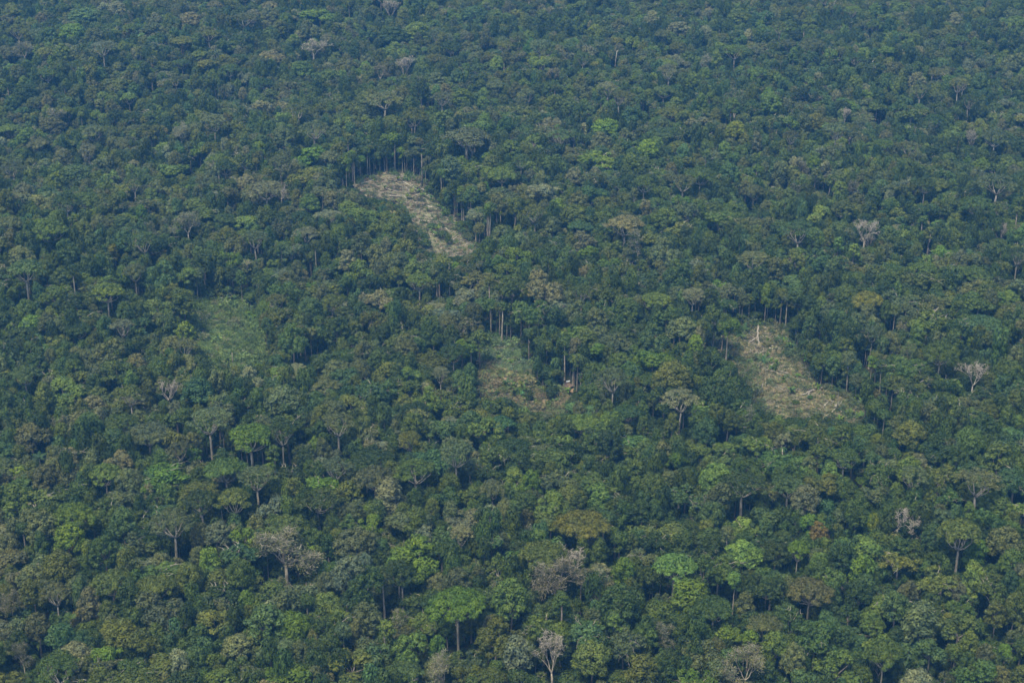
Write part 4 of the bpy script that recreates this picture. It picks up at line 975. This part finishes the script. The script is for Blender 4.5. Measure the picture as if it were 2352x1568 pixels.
for (p, wpx, k, colr, hs) in [((1040,745),17,0,'light',1.5),((1260,1090),20,1,'mid',.8),((1410,1040),15,1,'mid',1.1),((1230,920),8,2,'dark',1),((1130,870),11,1,'light',.9),((380,410),12,2,'dark',1.6),((620,470),10,0,'light',.8),((1735,1270),14,2,'dark',1.2),((1180,340),16,0,'mid',.9),((1520,790),34,1,'mid',.6),((1600,830),34,1,'mid',.6),((1460,745),30,1,'mid',.8),((840,255),34,1,'bright',.4),((750,262),24,1,'bright',.4)]:
    (q,) = c4([p]); bush(q[0], q[1], wpx, k, colr, hs)
for (p, wpx, k, colr, hs) in [((810,1060),10,2,'dark',2.0),((1075,920),14,0,'dark',.9),((1062,1035),6,2,'dark',2),((300,690),30,0,'lime',1.3),((470,760),18,0,'mid',.8),((560,1040),24,0,'mid',1),((700,1070),26,1,'light',1),((1060,430),26,0,'teal',1.0)]:
    (q,) = c2([p]); bush(q[0], q[1], wpx, k, colr, hs)
for (p, wpx, k, colr, hs) in [((1290,1380),18,2,'mid',1.7),((1120,1215),30,1,'teal',.6),((1210,1200),22,1,'mid',.6),((1420,1200),26,1,'mid',.8),((1230,1320),30,1,'teal',1.0),((1050,1420),34,0,'mid',.9),((1500,1330),34,1,'grey',.7),((1090,850),22,0,'mid',1.2)]:
    (q,) = c1([p]); bush(q[0], q[1], wpx, k, colr, hs)

# ------------------------------------------------------------------ ground cover of the clearings
def tuft_geo(seed, R, Ht, n, sz):
    r_ = np.random.default_rng(seed); g = Geo(); a = r_.uniform(0, 6.28, n); q = R * np.sqrt(r_.random(n)); P = np.stack([q * np.cos(a), q * np.sin(a), r_.uniform(.15, 1, n) * Ht * (1 - .4 * (q / R) ** 2)], 1)
    leaves(g, r_, P, unit(r_, n) * .8 + np.array([0, 0, .5]), sz, .5); return g.build("tuft", [M_leaf])
def blades(seed, R, Ht, n):
    r_ = np.random.default_rng(seed); g = Geo()
    for i in range(n):
        a, q = r_.uniform(0, 6.28), R * math.sqrt(r_.random()); b = np.array([q * math.cos(a), q * math.sin(a), 0]); d = np.array([math.cos(a), math.sin(a), 0]) * Ht * r_.uniform(.2, .8); s = np.array([-math.sin(a), math.cos(a), 0]) * .09
        tp = b + d + np.array([0, 0, Ht * r_.uniform(.6, 1)]); g.add([b - s, b + s, tp + s * .4, tp - s * .4], [(0, 1, 2, 3)], r_.uniform(.8, 1.2))
    return g.build("blades", [M_leaf])
def sticks(seed, n, m):
    r_ = np.random.default_rng(seed); g = Geo()
    for i in range(n):
        p = np.array([*(r_.normal(size=2) * 1.2), r_.uniform(.03, .25)]); d = r_.normal(size=3) * np.array([1, 1, .12]); d /= np.linalg.norm(d); l = r_.uniform(.5, 1.8)
        tube(g, [p - d * l, p + r_.normal(size=3) * .06, p + d * l], [.05, .045, .02], 3, cap=False)
    return g.build("sticks", [m])
def branches(seed, m):
    r_ = np.random.default_rng(seed); g = Geo(); a = r_.uniform(0, 6.28)
    for i in range(5):
        b = a + r_.normal() * .5; L = r_.uniform(1.5, 5); p = np.array([*(r_.normal(size=2) * 1.0), .2]); d = np.array([math.cos(b), math.sin(b), r_.uniform(0, .16)])
        tube(g, [p, p + d * L * .5 + r_.normal(size=3) * .12, p + d * L], [.11, .08, .03], 4, cap=False)
        for _ in range(2): q = p + d * L * r_.uniform(.4, .9); e = d + r_.normal(size=3) * .6; tube(g, [q, q + e * .6, q + e * 1.2], [.05, .04, .02], 3, cap=False)
    return g.build("branches", [m])
GC = [tuft_geo(401, .7, .7, 26, .42), tuft_geo(402, .9, 1.1, 34, .5), blades(403, .6, .7, 22), blades(404, .8, 1.0, 28), sticks(405, 9, M_log), sticks(406, 7, M_logw), sticks(407, 8, M_char), tuft_geo(408, 1.2, .35, 26, .5), tuft_geo(409, 1.5, 2.2, 90, .6), tuft_geo(410, 2.0, 3.0, 130, .65), branches(411, M_log), branches(412, M_char), branches(413, M_logw)]
def edge_dist(P, x, y):
    d = np.full(len(x), 1e9)
    for i in range(len(P)):
        a, b = P[i - 1], P[i]; ab = b - a; t = np.clip(((x - a[0]) * ab[0] + (y - a[1]) * ab[1]) / (ab @ ab + 1e-9), 0, 1)
        d = np.minimum(d, np.hypot(x - a[0] - t * ab[0], y - a[1] - t * ab[1]))
    return d
def cover(k, name, label, n, pick, tints, patch):
    P = np.array(GW[k]); r_ = np.random.default_rng(500 + k); x0, y0 = P.min(0) - 2; x1, y1 = P.max(0) + 2; rows = []
    while len(rows) < n:
        m = 4000; x = r_.uniform(x0, x1, m); y = r_.uniform(y0, y1, m); ok = inpoly(x, y, GW[k]); x, y = x[ok], y[ok]
        X, Y, _ = project(x, y, H(x, y)); ed = edge_dist(P, x, y)
        for i in range(len(x)):
            sel = pick(X[i], Y[i], r_)
            if r_.random() < (.25 if k == 0 else .5) * math.exp(-ed[i] / (2.4 + 2 * nz2(X[i], Y[i]) ** 2)): sel = int(r_.choice([8, 9, 8, 1, 9]))
            elif r_.random() < patch: sel = int(r_.choice([10, 11, 12, 10]))
            if sel is None: continue
            c = tints(X[i], Y[i], sel, r_); s = min(2.4, .55 + r_.exponential(.42)); v = math.exp(r_.normal() * .16)
            rows.append((x[i], y[i], float(H(x[i], y[i])) + .06, sel, s, s, s * r_.uniform(.7, 1.2), 0, 0, r_.uniform(0, 6.28), c[0] * v, c[1] * v, c[2] * v))
            if len(rows) >= n: break
    scatter(name, GC, rows, label)
def nz2(x, y): return math.sin(x * .11 + 1.7 * math.sin(y * .09)) + math.sin(y * .17 + 1.3 * math.sin(x * .06))
GREEN, LGREEN, GGREEN, TAN, STRAW, BROWN = (.065, .11, .035), (.10, .16, .045), (.075, .11, .065), (.21, .17, .10), (.27, .22, .12), (.13, .095, .06)
def pk1(X, Y, r):
    v = nz2(X * 2, Y * 3); q = r.random(); low = (Y - 395) / 160
    if q < .12: return int(r.choice([4, 6, 6, 4]))
    if q < .45 + .5 * low: return int(r.choice([0, 7, 7, 2])) if v > -.6 + r.normal() * .5 - .6 * low else None
    return 2 if r.random() < .25 else None
cover(0, "brush_litter", 'broken branches, dry litter and green regrowth on the logged clearing', 3600, pk1, lambda X, Y, s, r: (LGREEN if r.random() < .3 else (GREEN if r.random() < .6 else (.12, .125, .06))) if s in (0, 7, 8, 9) else TAN, .02)
def pk2(X, Y, r):
    v = nz2(X * 1.7, Y * 2.6) + r.normal() * .4
    if v > 1.1: return int(r.choice([8, 1, 1, 8, 9, 0]))
    if v < -1.2: return int(r.choice([2, 4, 7])) if r.random() < .5 else None
    return int(r.choice([0, 0, 1, 2, 3, 7, 0, 7] if r.random() < .96 else [4, 5]))
cover(1, "crop_plants", 'low green crop plants and grass covering the left clearing', 6000, pk2, lambda X, Y, s, r: [(.115, .17, .05), (.15, .215, .055), (.095, .15, .045), (.165, .175, .08), (.18, .24, .065)][int(abs(nz2(X, Y) + r.normal() * .7) * 1.7) % 5], .004)
def pk3(X, Y, r):
    up = Y < 840 + (X - 1110) * .18
    if up: return int(r.choice([0, 7, 7, 0, 1, 1, 0]))
    return int(r.choice([7, 2, 0, 3, 2])) if nz2(X * 2, Y * 3) + r.normal() * .6 > -.5 else (4 if r.random() < .1 else None)
cover(2, "garden_plants", 'greyish crops above and sparse grass below in the garden clearing', 5200, pk3, lambda X, Y, s, r: ([(.15, .215, .10), (.13, .19, .085), (.19, .195, .12), (.17, .25, .09)][r.integers(4)] if Y < 840 + (X - 1110) * .18 else [(.23, .185, .10), (.13, .165, .06), (.15, .20, .065), (.21, .19, .09)][r.integers(4)]), .0)
def pk4(X, Y, r): 
    q = r.random()
    if q < .05: return int(r.choice([4, 5, 6]))
    return int(r.choice([2, 3, 2, 7, 2])) if q < .7 else (0 if nz2(X * 2, Y * 2.5) > .2 else 7)
cover(3, "dry_grass", 'dry straw coloured grass with green weeds on the right clearing', 8000, pk4, lambda X, Y, s, r: ([(.23, .19, .105), (.185, .18, .08), (.25, .215, .12), (.135, .16, .055)][r.integers(4)] if s in (2, 3) else [(.10, .13, .05), (.14, .14, .065), (.08, .12, .04)][r.integers(3)]), .018)
resolve()

# ------------------------------------------------------------------ haze
me = bpy.data.meshes.new("haze"); bx, by0, by1, z0, z1 = 1300, -60, 2600, -30, ALT + 25
Vh = [(x, y, z) for z in (z0, z1) for y in (by0, by1) for x in (-bx, bx)]
me.from_pydata(Vh, [], [(0, 2, 3, 1), (4, 5, 7, 6), (0, 1, 5, 4), (2, 6, 7, 3), (0, 4, 6, 2), (1, 3, 7, 5)]); me.update()
hz = newobj("haze", me); tag(hz, 'thin bluish haze in the air over the forest', kind='stuff')
m = bpy.data.materials.new("haze"); m.use_nodes = True; t = m.node_tree; t.nodes.clear(); pv = t.nodes.new("ShaderNodeVolumePrincipled"); ou = t.nodes.new("ShaderNodeOutputMaterial")
pv.inputs['Density'].default_value = HAZE_DENSITY; pv.inputs['Color'].default_value = (*HAZE_COL, 1); pv.inputs['Anisotropy'].default_value = 0.0
t.links.new(pv.outputs[0], ou.inputs['Volume']); me.materials.append(m)
